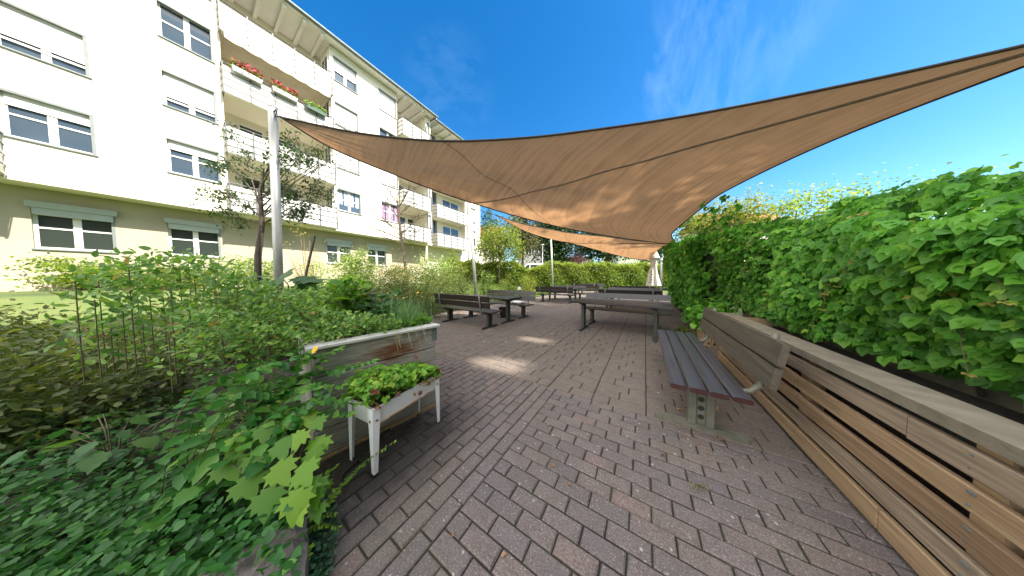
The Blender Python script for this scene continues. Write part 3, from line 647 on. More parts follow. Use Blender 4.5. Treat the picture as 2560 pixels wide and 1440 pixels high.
# geranium boxes hung on the second balcony from the top
def flower_box(y, boxmat, fl, label):
    z = FL[2] + 1.02; root = empty('flower_box', (FX + 0.44, y, z)); tag(root, label, 'flower box', 'flower boxes on the balcony rail')
    t = MB(); t.hexa([(-.07, -.4, -.16), (.07, -.4, -.16), (.07, .4, -.16), (-.07, .4, -.16), (-.1, -.45, .02), (.1, -.45, .02), (.1, .45, .02), (-.1, .45, .02)]); t.build('box', M[boxmat], root)
    n = 160; p = np.stack([rng.normal(0, .08, n), rng.uniform(-.45, .45, n), rng.uniform(0, .26, n)], 1)
    leaf_obj('leaves', p, rand_dir(n) + [0, 0, .8], rand_dir(n), .09, 'wide', LV['herb'], root)
    if fl:
        n = 170; p = np.stack([rng.normal(.03, .09, n), rng.uniform(-.45, .45, n), .12 + rng.uniform(0, .22, n) * 1.0], 1); leaf_obj('blossom', p, rand_dir(n), rand_dir(n), .085, 'wide', M['redflower'], root)
flower_box(1.9, 'white', True, 'white balcony box of crimson geraniums cut by the left picture edge')
flower_box(3.1, 'white', True, 'white balcony box of crimson geraniums next to the green box')
flower_box(4.3, 'greenbox', False, 'green plastic balcony box with sparse plants at the railing corner')

# ================================================================== SHADE SAILS
def sailmat():
    m, n, l, b = newmat('sand_brown_knit')
    uv = n.new('ShaderNodeUVMap'); uv.uv_map = 'UVMap'; mp = n.new('ShaderNodeMapping'); mp.inputs['Scale'].default_value = (95, 1.2, 1); l.new(uv.outputs[0], mp.inputs[0])
    z = n.new('ShaderNodeTexNoise'); z.inputs['Scale'].default_value = 1.0; z.inputs['Detail'].default_value = 6; z.inputs['Roughness'].default_value = 0.7; l.new(mp.outputs[0], z.inputs['Vector'])
    z2 = n.new('ShaderNodeTexNoise'); z2.inputs['Scale'].default_value = 3.0; z2.inputs['Detail'].default_value = 5; t = n.new('ShaderNodeTexCoord'); l.new(t.outputs['Object'], z2.inputs['Vector'])
    z3 = n.new('ShaderNodeTexNoise'); z3.inputs['Scale'].default_value = 70.0; z3.inputs['Detail'].default_value = 2; l.new(t.outputs['Object'], z3.inputs['Vector'])
    r = ramp(n, [(0.35, (0.132, 0.105, 0.084)), (0.5, (0.182, 0.146, 0.117)), (0.65, (0.240, 0.194, 0.156))])
    a = n.new('ShaderNodeMath'); a.operation = 'MULTIPLY_ADD'; a.inputs[1].default_value = 0.75; l.new(z.outputs[0], a.inputs[0])
    a2 = n.new('ShaderNodeMath'); a2.operation = 'MULTIPLY_ADD'; a2.inputs[1].default_value = 0.2; l.new(z3.outputs[0], a2.inputs[0])
    q = n.new('ShaderNodeMath'); q.operation = 'MULTIPLY'; q.inputs[1].default_value = 0.25; l.new(z2.outputs[0], q.inputs[0]); l.new(q.outputs[0], a2.inputs[2]); l.new(a2.outputs[0], a.inputs[2])
    l.new(a.outputs[0], r.inputs[0]); l.new(r.outputs[0], b.inputs['Base Color']); b.inputs['Roughness'].default_value = 0.8; b.inputs['Specular IOR Level'].default_value = 0.2
    tr = n.new('ShaderNodeBsdfTranslucent'); mu = n.new('ShaderNodeMix'); mu.data_type = 'RGBA'; mu.blend_type = 'MULTIPLY'; mu.inputs[0].default_value = 1; l.new(r.outputs[0], mu.inputs[6]); mu.inputs[7].default_value = (1.68, 1.17, 0.72, 1)
    l.new(mu.outputs[2], tr.inputs[0]); mx = n.new('ShaderNodeMixShader'); mx.inputs[0].default_value = 0.48; l.new(b.outputs[0], mx.inputs[1]); l.new(tr.outputs[0], mx.inputs[2]); l.new(mx.outputs[0], n['Material Output'].inputs[0])
    return m
M['sail'] = sailmat()
M['webbing'] = plain('dark_brown_webbing', (0.045, 0.035, 0.03), (0.03, 0.024, 0.02), 0.8, 30)
M['seam'] = plain('brown_seam_tape', (0.20, 0.145, 0.115), (0.15, 0.11, 0.085), 0.85, 30)
M['rope'] = plain('dark_rope', (0.05, 0.045, 0.04), None, 0.9, 40)
def spl(pts, n):
    # Catmull-Rom through pts, n samples
    P = [np.array(p, float) for p in pts]; P = [2 * P[0] - P[1]] + P + [2 * P[-1] - P[-2]]; out = []; seg = len(P) - 3
    for k in range(n):
        u = k / (n - 1) * seg; i = min(int(u), seg - 1); t = u - i; a, b, c, d = P[i:i + 4]
        out.append(0.5 * ((2 * b) + (c - a) * t + (2 * a - 5 * b + 4 * c - d) * t * t + (3 * b - a - 3 * c + d) * t ** 3))
    return np.array(out)
def build_sail(name, label, AB, AC, CBr, seam_s, fold_s, n=64, m=48, wrinkle=0.012):
    """AB, AC: point lists from the apex; CBr: the far edge from the end of AB (t=0) to the end of AC (t=1)"""
    e0 = spl(AB, n); e1 = spl(AC, n); e2 = spl(CBr, m); root_v = []
    s = np.linspace(0, 1, n)[:, None, None]; t = np.linspace(0, 1, m)[None, :, None]
    S = (1 - t) * e0[:, None] + t * e1[:, None] + s ** 2 * (e2[None] - ((1 - t) * e0[-1] + t * e1[-1]))
    # fine tension wrinkles fanning from the corners
    wv = (np.sin(t * 37 + 3 * np.sin(s * 5)) + 0.6 * np.sin(t * 71 + 1.7 + 4 * s)) * np.sin(np.pi * t) * (1 - s) ** 0.5 * wrinkle
    S[:, :, 2:] += wv * 0.6 - 0.10 * np.sin(np.pi * t) * np.sin(np.pi * s)
    V = S.reshape(-1, 3); F = [(i * m + j, i * m + j + 1, (i + 1) * m + j + 1, (i + 1) * m + j) for i in range(n - 1) for j in range(m - 1)]
    me = bpy.data.meshes.new(name); me.from_pydata(V.tolist(), [], F); uvl = me.uv_layers.new(name='UVMap')
    uv = []
    for f in F:
        for k in f: uv += [(k // m) / (n - 1), (k % m) / (m - 1)]
    uvl.data.foreach_set('uv', uv); me.polygons.foreach_set('use_smooth', [True] * len(F)); me.materials.append(M['sail'])
    o = bpy.data.objects.new(name, me); COL.objects.link(o); tag(o, label, 'shade sail')
    for line in (S[:, 0], S[:, -1], S[-1, :]):
        mb = MB(); mb.tube([Vector(p) for p in line], 0.018, 6); mb.build('edge_webbing', M['webbing'], o, True)
    def at(si, ti):
        a = si * (n - 1); c = ti * (m - 1); i = min(int(a), n - 2); j = min(int(c), m - 2); u = a - i; v = c - j
        return Vector(((1 - u) * (1 - v)) * S[i, j] + u * (1 - v) * S[i + 1, j] + (1 - u) * v * S[i, j + 1] + u * v * S[i + 1, j + 1])
    if seam_s:
        q = spl([(a_, b_, 0) for a_, b_ in seam_s], 31); mb = MB(); mb.tube([at(min(k[0], .998), min(max(k[1], 0), 1)) - Vector((0, 0, 0.003)) for k in q], 0.005, 5); mb.build('panel_seam', M['webbing'], o)
    if fold_s:
        mb = MB(); q = spl([(a_, b_, 0) for a_, b_ in fold_s], 41); pts = [at(min(k[0], .998), min(max(k[1], 0), 1)) - Vector((0, 0, 0.010)) for k in q]
        mb.tube(pts, [0.012 + 0.008 * k / 40 for k in range(41)], 6); mb.build('reinforced_seam', M['seam'], o, True)
    return o, S
A1 = (-6.45, 1.17, 4.63)
def lerp2(A, B, s, bow, z):
    A = np.array(A[:2]); B = np.array(B[:2]); nn = np.array([-(B - A)[1], (B - A)[0]]); nn /= np.linalg.norm(nn)
    p = A + (B - A) * s + nn * bow * 4 * s * (1 - s); return (p[0], p[1], z)
B1 = (4.0, 5.0, 3.75); C1 = (1.18, 11.75, 2.77)
AB1 = [A1] + [lerp2(A1, B1, s, .7, z) for s, z in ((.144, 4.30), (.295, 4.06), (.441, 3.95), (.57, 3.90), (.70, 3.85), (.86, 3.80))] + [B1]
AC1 = [A1] + [lerp2(A1, C1, s, -.35, z) for s, z in ((.067, 4.15), (.161, 3.75), (.23, 3.5), (.315, 3.26), (.418, 3.04), (.54, 2.87), (.7, 2.77), (.86, 2.755))] + [C1]
CB1 = [B1, (2.6, 5.9, 3.6), (1.6, 7.0, 3.39), (1.25, 7.6, 3.2), (.9, 8.5, 2.97), (.8, 10.0, 2.93), C1]
build_sail('shade_sail', 'large sand-brown triangular shade sail spread overhead across the terrace', AB1, AC1, CB1, [(.291, 0), (.357, .2), (.427, .40), (.53, .56), (.598, .82), (.618, 1)], [(.425, 1), (.437, .955), (.553, .533), (.653, .291), (.734, .191), (.789, .131), (.88, .06), (.998, 0)])
A2 = (-6.15, 8.1, 4.36); C2 = (.76, 18.9, 2.6); B2 = (1.25, 12.3, 2.9); A2p = (-6.7, 8.0)
AC2 = [A2] + [lerp2(A2p, C2, s, -.4, z) for s, z in ((.125, 3.95), (.19, 3.66), (.28, 3.44), (.401, 3.27), (.512, 3.05), (.658, 2.78), (.785, 2.64))] + [C2]
AB2 = [A2] + [lerp2(A2p, B2, s, .3, z) for s, z in ((.2, 4.0), (.411, 3.62), (.497, 3.49), (.624, 3.35), (.8, 3.1))] + [B2]
CB2 = [B2, (.75, 14.0, 3.0), (.45, 16.0, 2.86), (.35, 17.3, 2.72), C2]
build_sail('shade_sail', 'smaller orange-lit shade sail further back above the far benches', AB2, AC2, CB2, [(.38, 0), (.42, .3), (.47, .7), (.5, 1)], [(.40, 1), (.55, .55), (.7, .3), (.998, 0)], 48, 36)
def post(label, base, top, ropes=()):
    base = Vector(base); top = Vector(top); root = empty('sail_post', base); tag(root, label, 'post', 'steel posts holding the shade sails')
    mb = MB(); mb.tube([(0, 0, -0.1), (top - base) * 0.5, top - base], 0.072, 14); mb.build('shaft', M['steel'], root, True)
    c = MB(); c.lathe([(0.075, 0.0), (0.079, 0.02), (0.065, 0.05), (0.01, 0.06)], 12, (top - base) - Vector((0, 0, 0.02))); c.build('cap', M['steel'], root)
    h = MB(); e = top - base + Vector((0.05, 0.0, -0.12)); h.tube([e, e + Vector((0.1, 0.02, 0.02)), e + Vector((0.14, 0.02, -0.04)), e + Vector((0.08, 0.02, -0.07))], 0.012, 6); h.build('hook', M['rope'], root)
    f = MB(); f.lathe([(0.14, 0.0), (0.14, 0.015), (0.09, 0.03)], 12); f.build('base_plate', M['steel'], root)
    return root
post('leaning galvanised post between the left picnic table and the apartment wing', (-6.42, 7.1, 0), (-6.87, 7.08, 4.73))
post('galvanised post standing in front of the hedge and the dark trees', (-6.7, 17.1, 0), (-6.97, 17.13, 5.0))
post('galvanised post at the tip of the large sail by the apple tree', (-6.6, 1.05, 0), (-6.62, 1.1, 4.85))
post('steel post at the near right corner of the large sail beyond the creeper', (4.35, 5.12, 0), (4.25, 5.1, 4.0))
post('thin steel post behind the closed parasol holding the far sail corner', (1.05, 19.35, 0), (1.0, 19.25, 2.85))
def rope(a, bq, label):
    mb = MB(); a = Vector(a); bq = Vector(bq); mb.tube([a, a.lerp(bq, .5) - Vector((0, 0, .03)), bq], 0.013, 6); o = mb.build('tension_rope', M['rope']); tag(o, label, 'rope', 'ropes tying the sails')
rope((-6.84, 7.1, 4.6), A2, 'dark rope from the leaning post to the tip of the far sail')
rope((-6.6, 1.1, 4.72), A1, 'short dark rope at the tip of the large sail')
rope((4.24, 5.1, 3.85), B1, 'short dark rope at the near right corner of the large sail')
rope((1.0, 19.25, 2.72), C2, 'short dark rope at the far corner of the far sail')
rope(B2, (1.6, 12.6, 2.7), 'short dark rope tying the far sail into the creeper')
rope(C1, (1.75, 12.2, 2.75), 'short dark rope tying the large sail into the creeper')

# ================================================================== BENCHES AND TABLES
def pedestal(mb, x, y0, y1, z0, z1):
    # steel channel: two flanges and a recessed web
    mb.cbox((x - .035, y0, z0), (x + .035, y0 + .055, z1), .006); mb.cbox((x - .035, y1 - .055, z0), (x + .035, y1, z1), .006); mb.box((x - .012, y0 + .055, z0), (x + .012, y1 - .055, z1))
def foot_mesh(x, y0, y1):
    mb = MB(); n = 8; poly = [(x - .03, y0 + .03, .0)]
    prof = []
    for k in range(n + 1): a = math.pi + math.pi * k / n; prof.append((x + .034 * math.cos(a), y0 + .034 + .034 * math.sin(a), 0))
    for k in range(n + 1): a = math.pi * k / n; prof.append((x + .034 * math.cos(a), y1 - .034 + .034 * math.sin(a), 0))
    mb.prism(prof, (0, 0, .035)); mb.prism([(x + (p[0] - x) * .8, p[1] * .97, .035) for p in prof], (0, 0, .010)); return mb
def add_leg(root, x, y0, y1, zt, fy0, fy1, mat, holes=True, arm=None):
    mb = MB(); pedestal(mb, x, y0, y1, .045, zt)
    if arm: mb.hexa([(x - .03, y0 - .02, zt - .06), (x + .03, y0 - .02, zt - .06), (x + .03, y1 + .02, zt - .06), (x - .03, y1 + .02, zt - .06), (x - .03, arm[0], zt - .012), (x + .03, arm[0], zt - .012), (x + .03, arm[1], zt - .012), (x - .03, arm[1], zt - .012)]); mb.box((x - .03, arm[0], zt - .0119), (x + .03, arm[1], zt))
    lg = mb.build('leg', mat, root)
    foot_mesh(x, fy0, fy1).build('foot', mat, lg)
    if holes:
        h = MB(); ym = (y0 + y1) / 2  # dark discs on the web, shade inside the holes put into colour
        for k in range(4):
            z = .11 + k * .075
            for sx in (-1, 1):
                i0 = len(h.v)
                pts = [(x + sx * .0125, ym + .022 * math.cos(2 * math.pi * q / 12), z + .022 * math.sin(2 * math.pi * q / 12)) for q in range(12)]
                h.prism(pts, (sx * .002, 0, 0))
        h.build('leg_hole_disc', M['hole'], lg)
    return lg
def make_bench(slat, back, leg, Lh=1.05, lx=.78, holes=True):
    r = empty('garden_bench'); mb = MB()
    for k in range(4):
        y = -.22 + k * .118; mb.cbox((-Lh, y, .412), (Lh, y + .102, .45), .009)
    st = mb.build('seat', slat, r); st.data.materials.append(M['benchend'])
    for f_ in st.data.polygons:
        if len(f_.vertices) == 8: f_.material_index = 1
    bk = MB(); d = Vector((0, -.16, 1)).normalized(); nrm = Vector((0, 1, .16)).normalized()
    for k in range(2):
        b0 = Vector((0, -.30, .55)) + d * (k * .165); b1 = b0 + d * .145
        bk.hexa([(-Lh, *(b0 - nrm * .018).yz), (Lh, *(b0 - nrm * .018).yz), (Lh, *(b0 + nrm * .018).yz), (-Lh, *(b0 + nrm * .018).yz), (-Lh, *(b1 - nrm * .018).yz), (Lh, *(b1 - nrm * .018).yz), (Lh, *(b1 + nrm * .018).yz), (-Lh, *(b1 + nrm * .018).yz)])
    bk.build('backrest', back, r)
    for sx in (-1, 1):
        x = sx * lx; add_leg(r, x, -.085, .085, .408, -.30, .32, leg, holes, (-.2, .24))
        s = MB(); s.tube([(x, .0, .392), (x, -.2, .388), (x, -.285, .41), (x, -.325, .47), (x, -.345, .56), (x, -.365, .70), (x, -.395, .875)], .023, 8); s.build('back_support', M['leg'], r, True)  # lighter steel copy, light caught by the supports put into colour
    return r
def make_table(top, leg):
    r = empty('picnic_table'); mb = MB()
    for k in range(5): y = -.34 + k * .137; mb.cbox((-1.03, y, .685), (1.03, y + .130, .735), .008)
    mb.build('tabletop', top, r)
    for sx in (-1, 1): add_leg(r, sx * .76, -.08, .08, .684, -.34, .34, leg, True, (-.3, .3))
    return r
bench0 = make_bench(M['bench'], M['benchback'], M['leg']); bench0.location = (.425, 3.10, 0); bench0.rotation_euler = (0, 0, R(90))
tag(bench0, 'dark brown slatted bench at the pavement edge beside the tan pallet boards', 'bench', 'benches on the terrace')
benchD = None; tableD = None
def put_bench(x, y, rz, label):
    global benchD
    if benchD is None: o = benchD = make_bench(M['benchgrey'], M['benchgrey'], M['legdark'])
    else: o = copy_tree(benchD)
    o.location = (x, y, 0); o.rotation_euler = (0, 0, R(rz)); tag(o, label, 'bench', 'benches on the terrace'); return o
def put_table(x, y, rz, label):
    global tableD
    if tableD is None: o = tableD = make_table(M['benchgrey'], M['legdark'])
    else: o = copy_tree(tableD)
    o.location = (x, y, 0); o.rotation_euler = (0, 0, R(rz)); tag(o, label, 'picnic table', 'picnic tables on the terrace'); return o
put_bench(-4.20, 4.27, -1.5, 'bench by the big shrub, seen from behind, facing the left picnic table')
put_table(-4.15, 5.10, -1, 'picnic table beside the big shrub with a black pot beneath it')
put_bench(-4.15, 5.98, 179, 'bench behind the left picnic table with a white bag on its seat')
put_bench(-4.05, 10.75, -2, 'bench in the middle distance seen from behind in front of the low garden lamp')
put_table(-4.0, 11.6, -1, 'picnic table in the middle distance behind the low garden lamp')
put_bench(-4.0, 12.5, 179, 'bench facing the camera behind the middle distance picnic table')
put_bench(-4.1, 17.4, -1, 'farthest bench seen from behind below the hedge, right of the galvanised post')
put_table(-4.1, 18.3, -1, 'farthest picnic table between two benches right of the galvanised post')
put_bench(-4.0, 19.2, 179, 'farthest bench facing the camera close in front of the hedge')
put_table(-.55, 5.42, -3, 'picnic table by the creeper with glossy reflections on its top')
put_bench(-.50, 6.32, 178, 'bench directly behind the picnic table by the creeper, facing the camera')
put_bench(-.52, 9.2, -1.5, 'bench near the creeper seen from behind, second row from the front')
put_table(-.5, 10.05, -1, 'picnic table hidden between the benches near the creeper')
put_bench(-.5, 10.95, 179, 'bench near the creeper facing the camera, third row from the front')
put_bench(-.55, 14.2, -1, 'bench near the closed white parasol seen from behind')

# ================================================================== SMALL THINGS ON THE TERRACE
# white bag on the bench seat
def lump(name, c, r, mat, seed, label, cat, seg=14, rings=9):
    rr = random.Random(seed); mb = MB(); prof = []
    for i in range(rings + 1):
        a = math.pi * i / rings
        for j in range(seg):
            t = 2 * math.pi * j / seg; k = 1 + .18 * math.sin(3 * t + 2 * a + seed) + rr.uniform(-.10, .10)
            mb.v.append((r[0] * math.sin(a) * math.cos(t) * k, r[1] * math.sin(a) * math.sin(t) * k, max(-r[2], -r[2] * math.cos(a) * (1 + rr.uniform(-.08, .08)))))
    for i in range(rings):
        for j in range(seg): mb.f.append((i * seg + j, i * seg + (j + 1) % seg, (i + 1) * seg + (j + 1) % seg, (i + 1) * seg + j))
    o = mb.build(name, mat, None, True, c); tag(o, label, cat); return o
lump('plastic_bag', (-3.55, 5.88, .505), (.24, .13, .055), M['bag'], 3, 'crumpled white plastic bag lying on the bench seat', 'bag')
pot = empty('plant_pot', (-3.93, 5.66, 0)); tag(pot, 'round black ribbed plastic pot standing under the left picnic table', 'pot')
mb = MB(); mb.lathe([(.12, 0), (.16, .26), (.185, .27), (.185, .33), (.17, .33), (.16, .28), (.02, .27)], 18); mb.build('pot_body', M['black'], pot)
mb = MB(); mb.lathe([(.158, .262), (.02, .285)], 16); mb.build('soil', M['soil'], pot)
lp = empty('bollard_lamp', (-5.55, 9.4, 0.0)); tag(lp, 'low garden bollard lamp with white head and black cap on the lawn', 'lamp')
mb = MB(); mb.lathe([(.05, 0), (.05, .62), (.08, .63), (.08, .70)], 12); mb.build('pole', M['black'], lp)
mb = MB(); mb.lathe([(.078, .701), (.085, .88)], 14); mb.build('lamp_shade', M['white'], lp)
mb = MB(); mb.lathe([(.10, .881), (.10, .92), (.03, .94)], 14); mb.build('cap', M['black'], lp)
# closed parasol
um = empty('closed_parasol', (.42, 15.6, 0)); tag(um, 'closed white parasol with small dark print in front of the far creeper', 'parasol')
mb = MB(); mb.lathe([(.02, 0), (.024, 3.15), (.005, 3.2)], 8); mb.build('pole', M['steel'], um)
def folds(z0, z1, r0, r1, ph, n=40, lv=10, am=.22):
    mb = MB()
    for i in range(lv + 1):
        u = i / lv; r = r0 + (r1 - r0) * u
        for j in range(n):
            t = 2 * math.pi * j / n; k = 1 + am * math.sin(6 * t + ph) + .07 * math.sin(11 * t + 4 * u); mb.v.append((r * k * math.cos(t), r * k * math.sin(t), z0 + (z1 - z0) * u))
    for i in range(lv):
        for j in range(n): mb.f.append((i * n + j, i * n + (j + 1) % n, (i + 1) * n + (j + 1) % n, (i + 1) * n + j))
    return mb
cl = folds(.86, 2.0, .34, .14, .4).build('closed_canopy', M['umb'], um, True)
folds(2.0, 2.55, .14, .17, .4).build('canopy_gather', M['umb'], um, True)
mb = MB(); mb.lathe([(.30, 2.55), (.27, 2.66), (.13, 3.0), (.03, 3.14)], 18); mb.build('canopy_top', M['umb'], um)
mb = MB()
for k in range(5):
    z = 1.05 + k * .16; r = .37 - .13 * (z - .86); a = R(-118 + (k % 2) * 9); c = Vector((r * math.cos(a), r * math.sin(a), z))
    tg = Vector((-math.sin(a), math.cos(a), 0)); mb.bar(c - tg * .07, c + tg * .06 + Vector((0, 0, .03)), .012, .03); mb.bar(c + tg * .02 + Vector((0, 0, -.03)), c + tg * .05 + Vector((0, 0, .05)), .012, .02)
mb.build('printed_mark', M['black'], um)
mb = MB(); mb.lathe([(.30, 0), (.30, .06), (.05, .10), (.05, .4), (.03, .42)], 18); mb.build('base', M['concrete'], um)

# ================================================================== RAISED BED AND LITTLE PLANTER
BA = Vector((-1.75, 1.33, 0)); BB = Vector((-1.88, .43, 0)); bx = (BA - BB); BLn = bx.length; brz = math.atan2(bx.y, bx.x)
bed = empty('raised_bed', BB, brz); tag(bed, 'grey weathered wooden raised bed with a rusty brown stain on its front boards', 'raised bed')
D = 1.15; Hb = .80; bz = [0.0, .03, .22, .41, .60, Hb - .003]
mb = MB()
for k in range(1, 5): mb.cbox((.012, 0.0, bz[k] + .004), (BLn - .012, .032, bz[k + 1] - .004), .005)
mb.build('front_board', M['bed'], bed)
for x0_ in (.0, BLn - .03):
    mb = MB()
    for k in range(1, 5): mb.cbox((x0_, .034, bz[k] + .004), (x0_ + .03, D, bz[k + 1] - .004), .005)
    mb.build('end_board', M['bed'], bed)
mb = MB(); mb.box((.03, D - .03, .03), (BLn - .03, D, Hb - .003)); mb.build('back_board', M['bed'], bed)
mb = MB(); mb.cbox((-.025, -.03, Hb), (BLn + .025, .085, Hb + .024), .004); mb.build('cap', M['cap'], bed)
mb = MB()
mb.cbox((BLn - .085, .087, Hb), (BLn + .025, D + .02, Hb + .0235), .004).build('cap', M['cap'], bed); mb = MB(); mb.cbox((-.025, .087, Hb), (.085, D + .02, Hb + .0235), .004)
mb.build('cap', M['cap'], bed)
mb = MB(); mb.box((BLn - .05, -.005, Hb - .13), (BLn + .004, .0, Hb - .01)); mb.box((BLn + .0005, 0, Hb - .13), (BLn + .005, .06, Hb - .01)); mb.build('corner_bracket', M['gutter'], bed)
mb = MB(); mb.box((0.01, -.012, -.01), (BLn - .01, .04, .028)); mb.build('base_board', M['crate'], bed)
mb = MB(); nb = 12
for j in range(nb + 1):
    for i in range(nb + 1): mb.v.append((.03 + (BLn - .06) * i / nb, .03 + (D - .06) * j / nb, Hb - .06 + random.uniform(-.02, .02)))
for j in range(nb):
    for i in range(nb): mb.f.append((j * (nb + 1) + i, j * (nb + 1) + i + 1, (j + 1) * (nb + 1) + i + 1, (j + 1) * (nb + 1) + i))
mb.build('soil', M['soil'], bed)
def bedp(u, v, z): return (Matrix.Translation(BB) @ Matrix.Rotation(brz, 4, 'Z')) @ Vector((u, v, z))

WA = Vector((-1.45, .61, 0)); WB = Vector((-1.52, 1.17, 0)); wx = WB - WA; WL = wx.length; wrz = math.atan2(wx.y, wx.x); Wd = .27
pl = empty('planter_stand', WA, wrz); tag(pl, 'white enamelled planter box on four tapering legs with rusty edges', 'planter')
zt, zb = .435, .315
mb = MB(); ins = .02
mb.hexa([(ins, ins, zb), (WL - ins, ins, zb), (WL - ins, Wd - ins, zb), (ins, Wd - ins, zb), (.004, .004, zt), (WL - .004, .004, zt), (WL - .004, Wd - .004, zt), (.004, Wd - .004, zt)])
tr_ = mb.build('trough', M['enamel'], pl)
mb = MB(); mb.box((ins, ins - .004, zb - .006), (WL - ins, ins + .006, zb + .004)); mb.build('rusty_edge', M['rust'], tr_)
mb = MB(); mb.box((.02, .02, zt + .0005), (WL - .02, Wd - .02, zt + .012)); mb.build('soil', M['soil'], pl)
for (sx, sy) in ((0, 0), (1, 0), (0, 1), (1, 1)):
    mb = MB(); X = -.004 if sx == 0 else WL + .004; Y = -.004 if sy == 0 else Wd + .004; dx = 1 if sx == 0 else -1; dy = 1 if sy == 0 else -1
    wt, wb, th = .052, .026, .003
    top, bot = zt + .004, .008
    # L-shaped tapering sheet legs: two plates each
    def plate(a0, a1, b0, b1): mb.hexa([a0, a1, (a1[0] + b0, a1[1] + b1, a1[2]), (a0[0] + b0, a0[1] + b1, a0[2])] + [])
    xs = sorted((X, X + dx * wb)); xt = sorted((X, X + dx * wt)); ys = sorted((Y, Y + dy * wb)); yt = sorted((Y, Y + dy * wt)); yy = sorted((Y, Y + dy * th)); xx = sorted((X, X + dx * th))
    mb.hexa([(xs[0], yy[0], bot), (xs[1], yy[0], bot), (xs[1], yy[1], bot), (xs[0], yy[1], bot), (xt[0], yy[0], top), (xt[1], yy[0], top), (xt[1], yy[1], top), (xt[0], yy[1], top)])
    y2 = [Y + dy * th, Y + dy * wb]; y2.sort(); y3 = [Y + dy * th, Y + dy * wt]; y3.sort()
    mb.hexa([(xx[0], y2[0], bot), (xx[1], y2[0], bot), (xx[1], y2[1], bot), (xx[0], y2[1], bot), (xx[0], y3[0], top), (xx[1], y3[0], top), (xx[1], y3[1], top), (xx[0], y3[1], top)])
    lg = mb.build('leg', M['enamel'], pl)
    mb = MB(); mb.box((min(X, X + dx * wb) - .003, min(Y, Y + dy * wb) - .003, 0), (max(X, X + dx * wb) + .003, max(Y, Y + dy * wb) + .003, .010)); mb.build('foot', M['rubber'], lg)
    mb = MB(); zz = zb + .045
    def disc(c, ax, r, d):
        pts = []
        for q in range(12):
            t = 2 * math.pi * q / 12; a, e = r * math.cos(t) * (1 + .25 * math.sin(3 * t)), r * math.sin(t) * (1.2 if math.sin(t) < 0 else 1)
            pts.append((c[0], c[1] + a, c[2] + e) if ax == 0 else (c[0] + a, c[1], c[2] + e))
        mb.prism(pts, (d, 0, 0) if ax == 0 else (0, d, 0))
    oy = Y - dy * .0005; ox = X - dx * .0005
    disc((X + dx * .026, oy, zz), 1, .010, -dy * .001); disc((ox, Y + dy * .026, zz), 0, .010, -dx * .001); mb.build('rust_spot', M['rust'], lg)
    mb = MB(); disc((X + dx * .026, oy - dy * .001, zz), 1, .0042, -dy * .004); disc((ox - dx * .001, Y + dy * .026, zz), 0, .0042, -dx * .004); mb.build('bolt', M['hole'], lg)
def wpt(u, v, z): return (Matrix.Translation(WA) @ Matrix.Rotation(wrz, 4, 'Z')) @ Vector((u, v, z))
# strawberry plants in it
st = empty('strawberry_plant', wpt(WL / 2, Wd / 2, zt)); tag(st, 'bushy strawberry plants with some reddish leaves filling the white planter', 'strawberry plant')
n = 640; u = rng.uniform(-.02, WL + .02, n); v = rng.uniform(-.012, Wd + .02, n); hgt = .02 + .13 * rng.random(n) ** .8 * (0.75 + .45 * np.sin(3.3 * u / WL + .9))
c0 = wpt(WL / 2, Wd / 2, zt); P_ = np.array([list(wpt(a, bq, zt) - c0) for a, bq in zip(u, v)]); P_[:, 2] += hgt
edge = np.abs(v / Wd - .5) > .45; P_[edge, 2] -= .025 * rng.random(edge.sum())
leaf_obj('leaves', P_, rand_dir(n) * .55 + [0.15, -.2, 1.0], rand_dir(n), .035 * (.6 + .8 * rng.random(n)), 'trif', LV['straw'], st, np.clip(rng.beta(2, 2.4, n) + (.30 * (rng.random(n) < .07)) - .25 * (hgt < .06) * 0, 0, 1))
mb = MB()
for k in range(0, n, 5):
    p = Vector(P_[k]); mb.tube([(p.x * .85, p.y * .85, -.02), (p.x * .95, p.y * .95, p.z * .6), p], .0018, 4)
mb.build('stem', M['stem'], st)
n = 16; Pd = np.array([list(wpt(rng.uniform(0.25, WL), -.012 + rng.normal(0, .006), zt + rng.uniform(-.03, .03)) - c0) for _ in range(n)])
leaf_obj('dry_leaf', Pd, rand_dir(n), rand_dir(n) + [0, 0, -1], .03, 'wide', LV['fallen'], st)
for (a, bq, z) in ((.03, -.01, .01), (.17, -.012, .028), (WL + .02, .01, .02), (.36, -.015, -.06), (.50, .2, .14)):
    p = wpt(a, bq, zt + z) - c0; m_ = 26
    leaf_obj('faded_flower', np.repeat([list(p)], m_, 0) + rng.normal(0, .007, (m_, 3)), rand_dir(m_), rand_dir(m_), .016, 'wide', M['brownflower'], st)

# ================================================================== PLANTS IN THE RAISED BED
def field(name, label, cat, u0, u1, v0, v1, z0, hfun, n, size, tm, mat, upright=.3, nz=.9, group=None, stems=30, tint=None):
    c = bedp((u0 + u1) / 2, (v0 + v1) / 2, z0); root = empty(name, c); tag(root, label, cat, group)
    u = rng.uniform(u0, u1, n); v = rng.uniform(v0, v1, n); h = np.array([hfun((a - u0) / (u1 - u0), (bq - v0) / (v1 - v0)) for a, bq in zip(u, v)]) * rng.random(n) ** .55
    p = np.array([list(bedp(a, bq, z0) - c) for a, bq in zip(u, v)]); p[:, 2] += h; p[:, :2] += rng.normal(0, .02, (n, 2))
    leaf_obj('leaves', p, rand_dir(n) * .7 + [.1, -.15, nz], rand_dir(n) + [0, 0, upright], size * (.6 + .8 * rng.random(n)), tm, mat, root, tint)
    mb = MB()
    for k in rng.integers(0, n, stems): q = Vector(p[k]); mb.tube([(q.x, q.y, -.03), (q.x + .01, q.y, q.z * .6), q], .0022, 4)
    mb.build('stem', M['stem'], root); return root
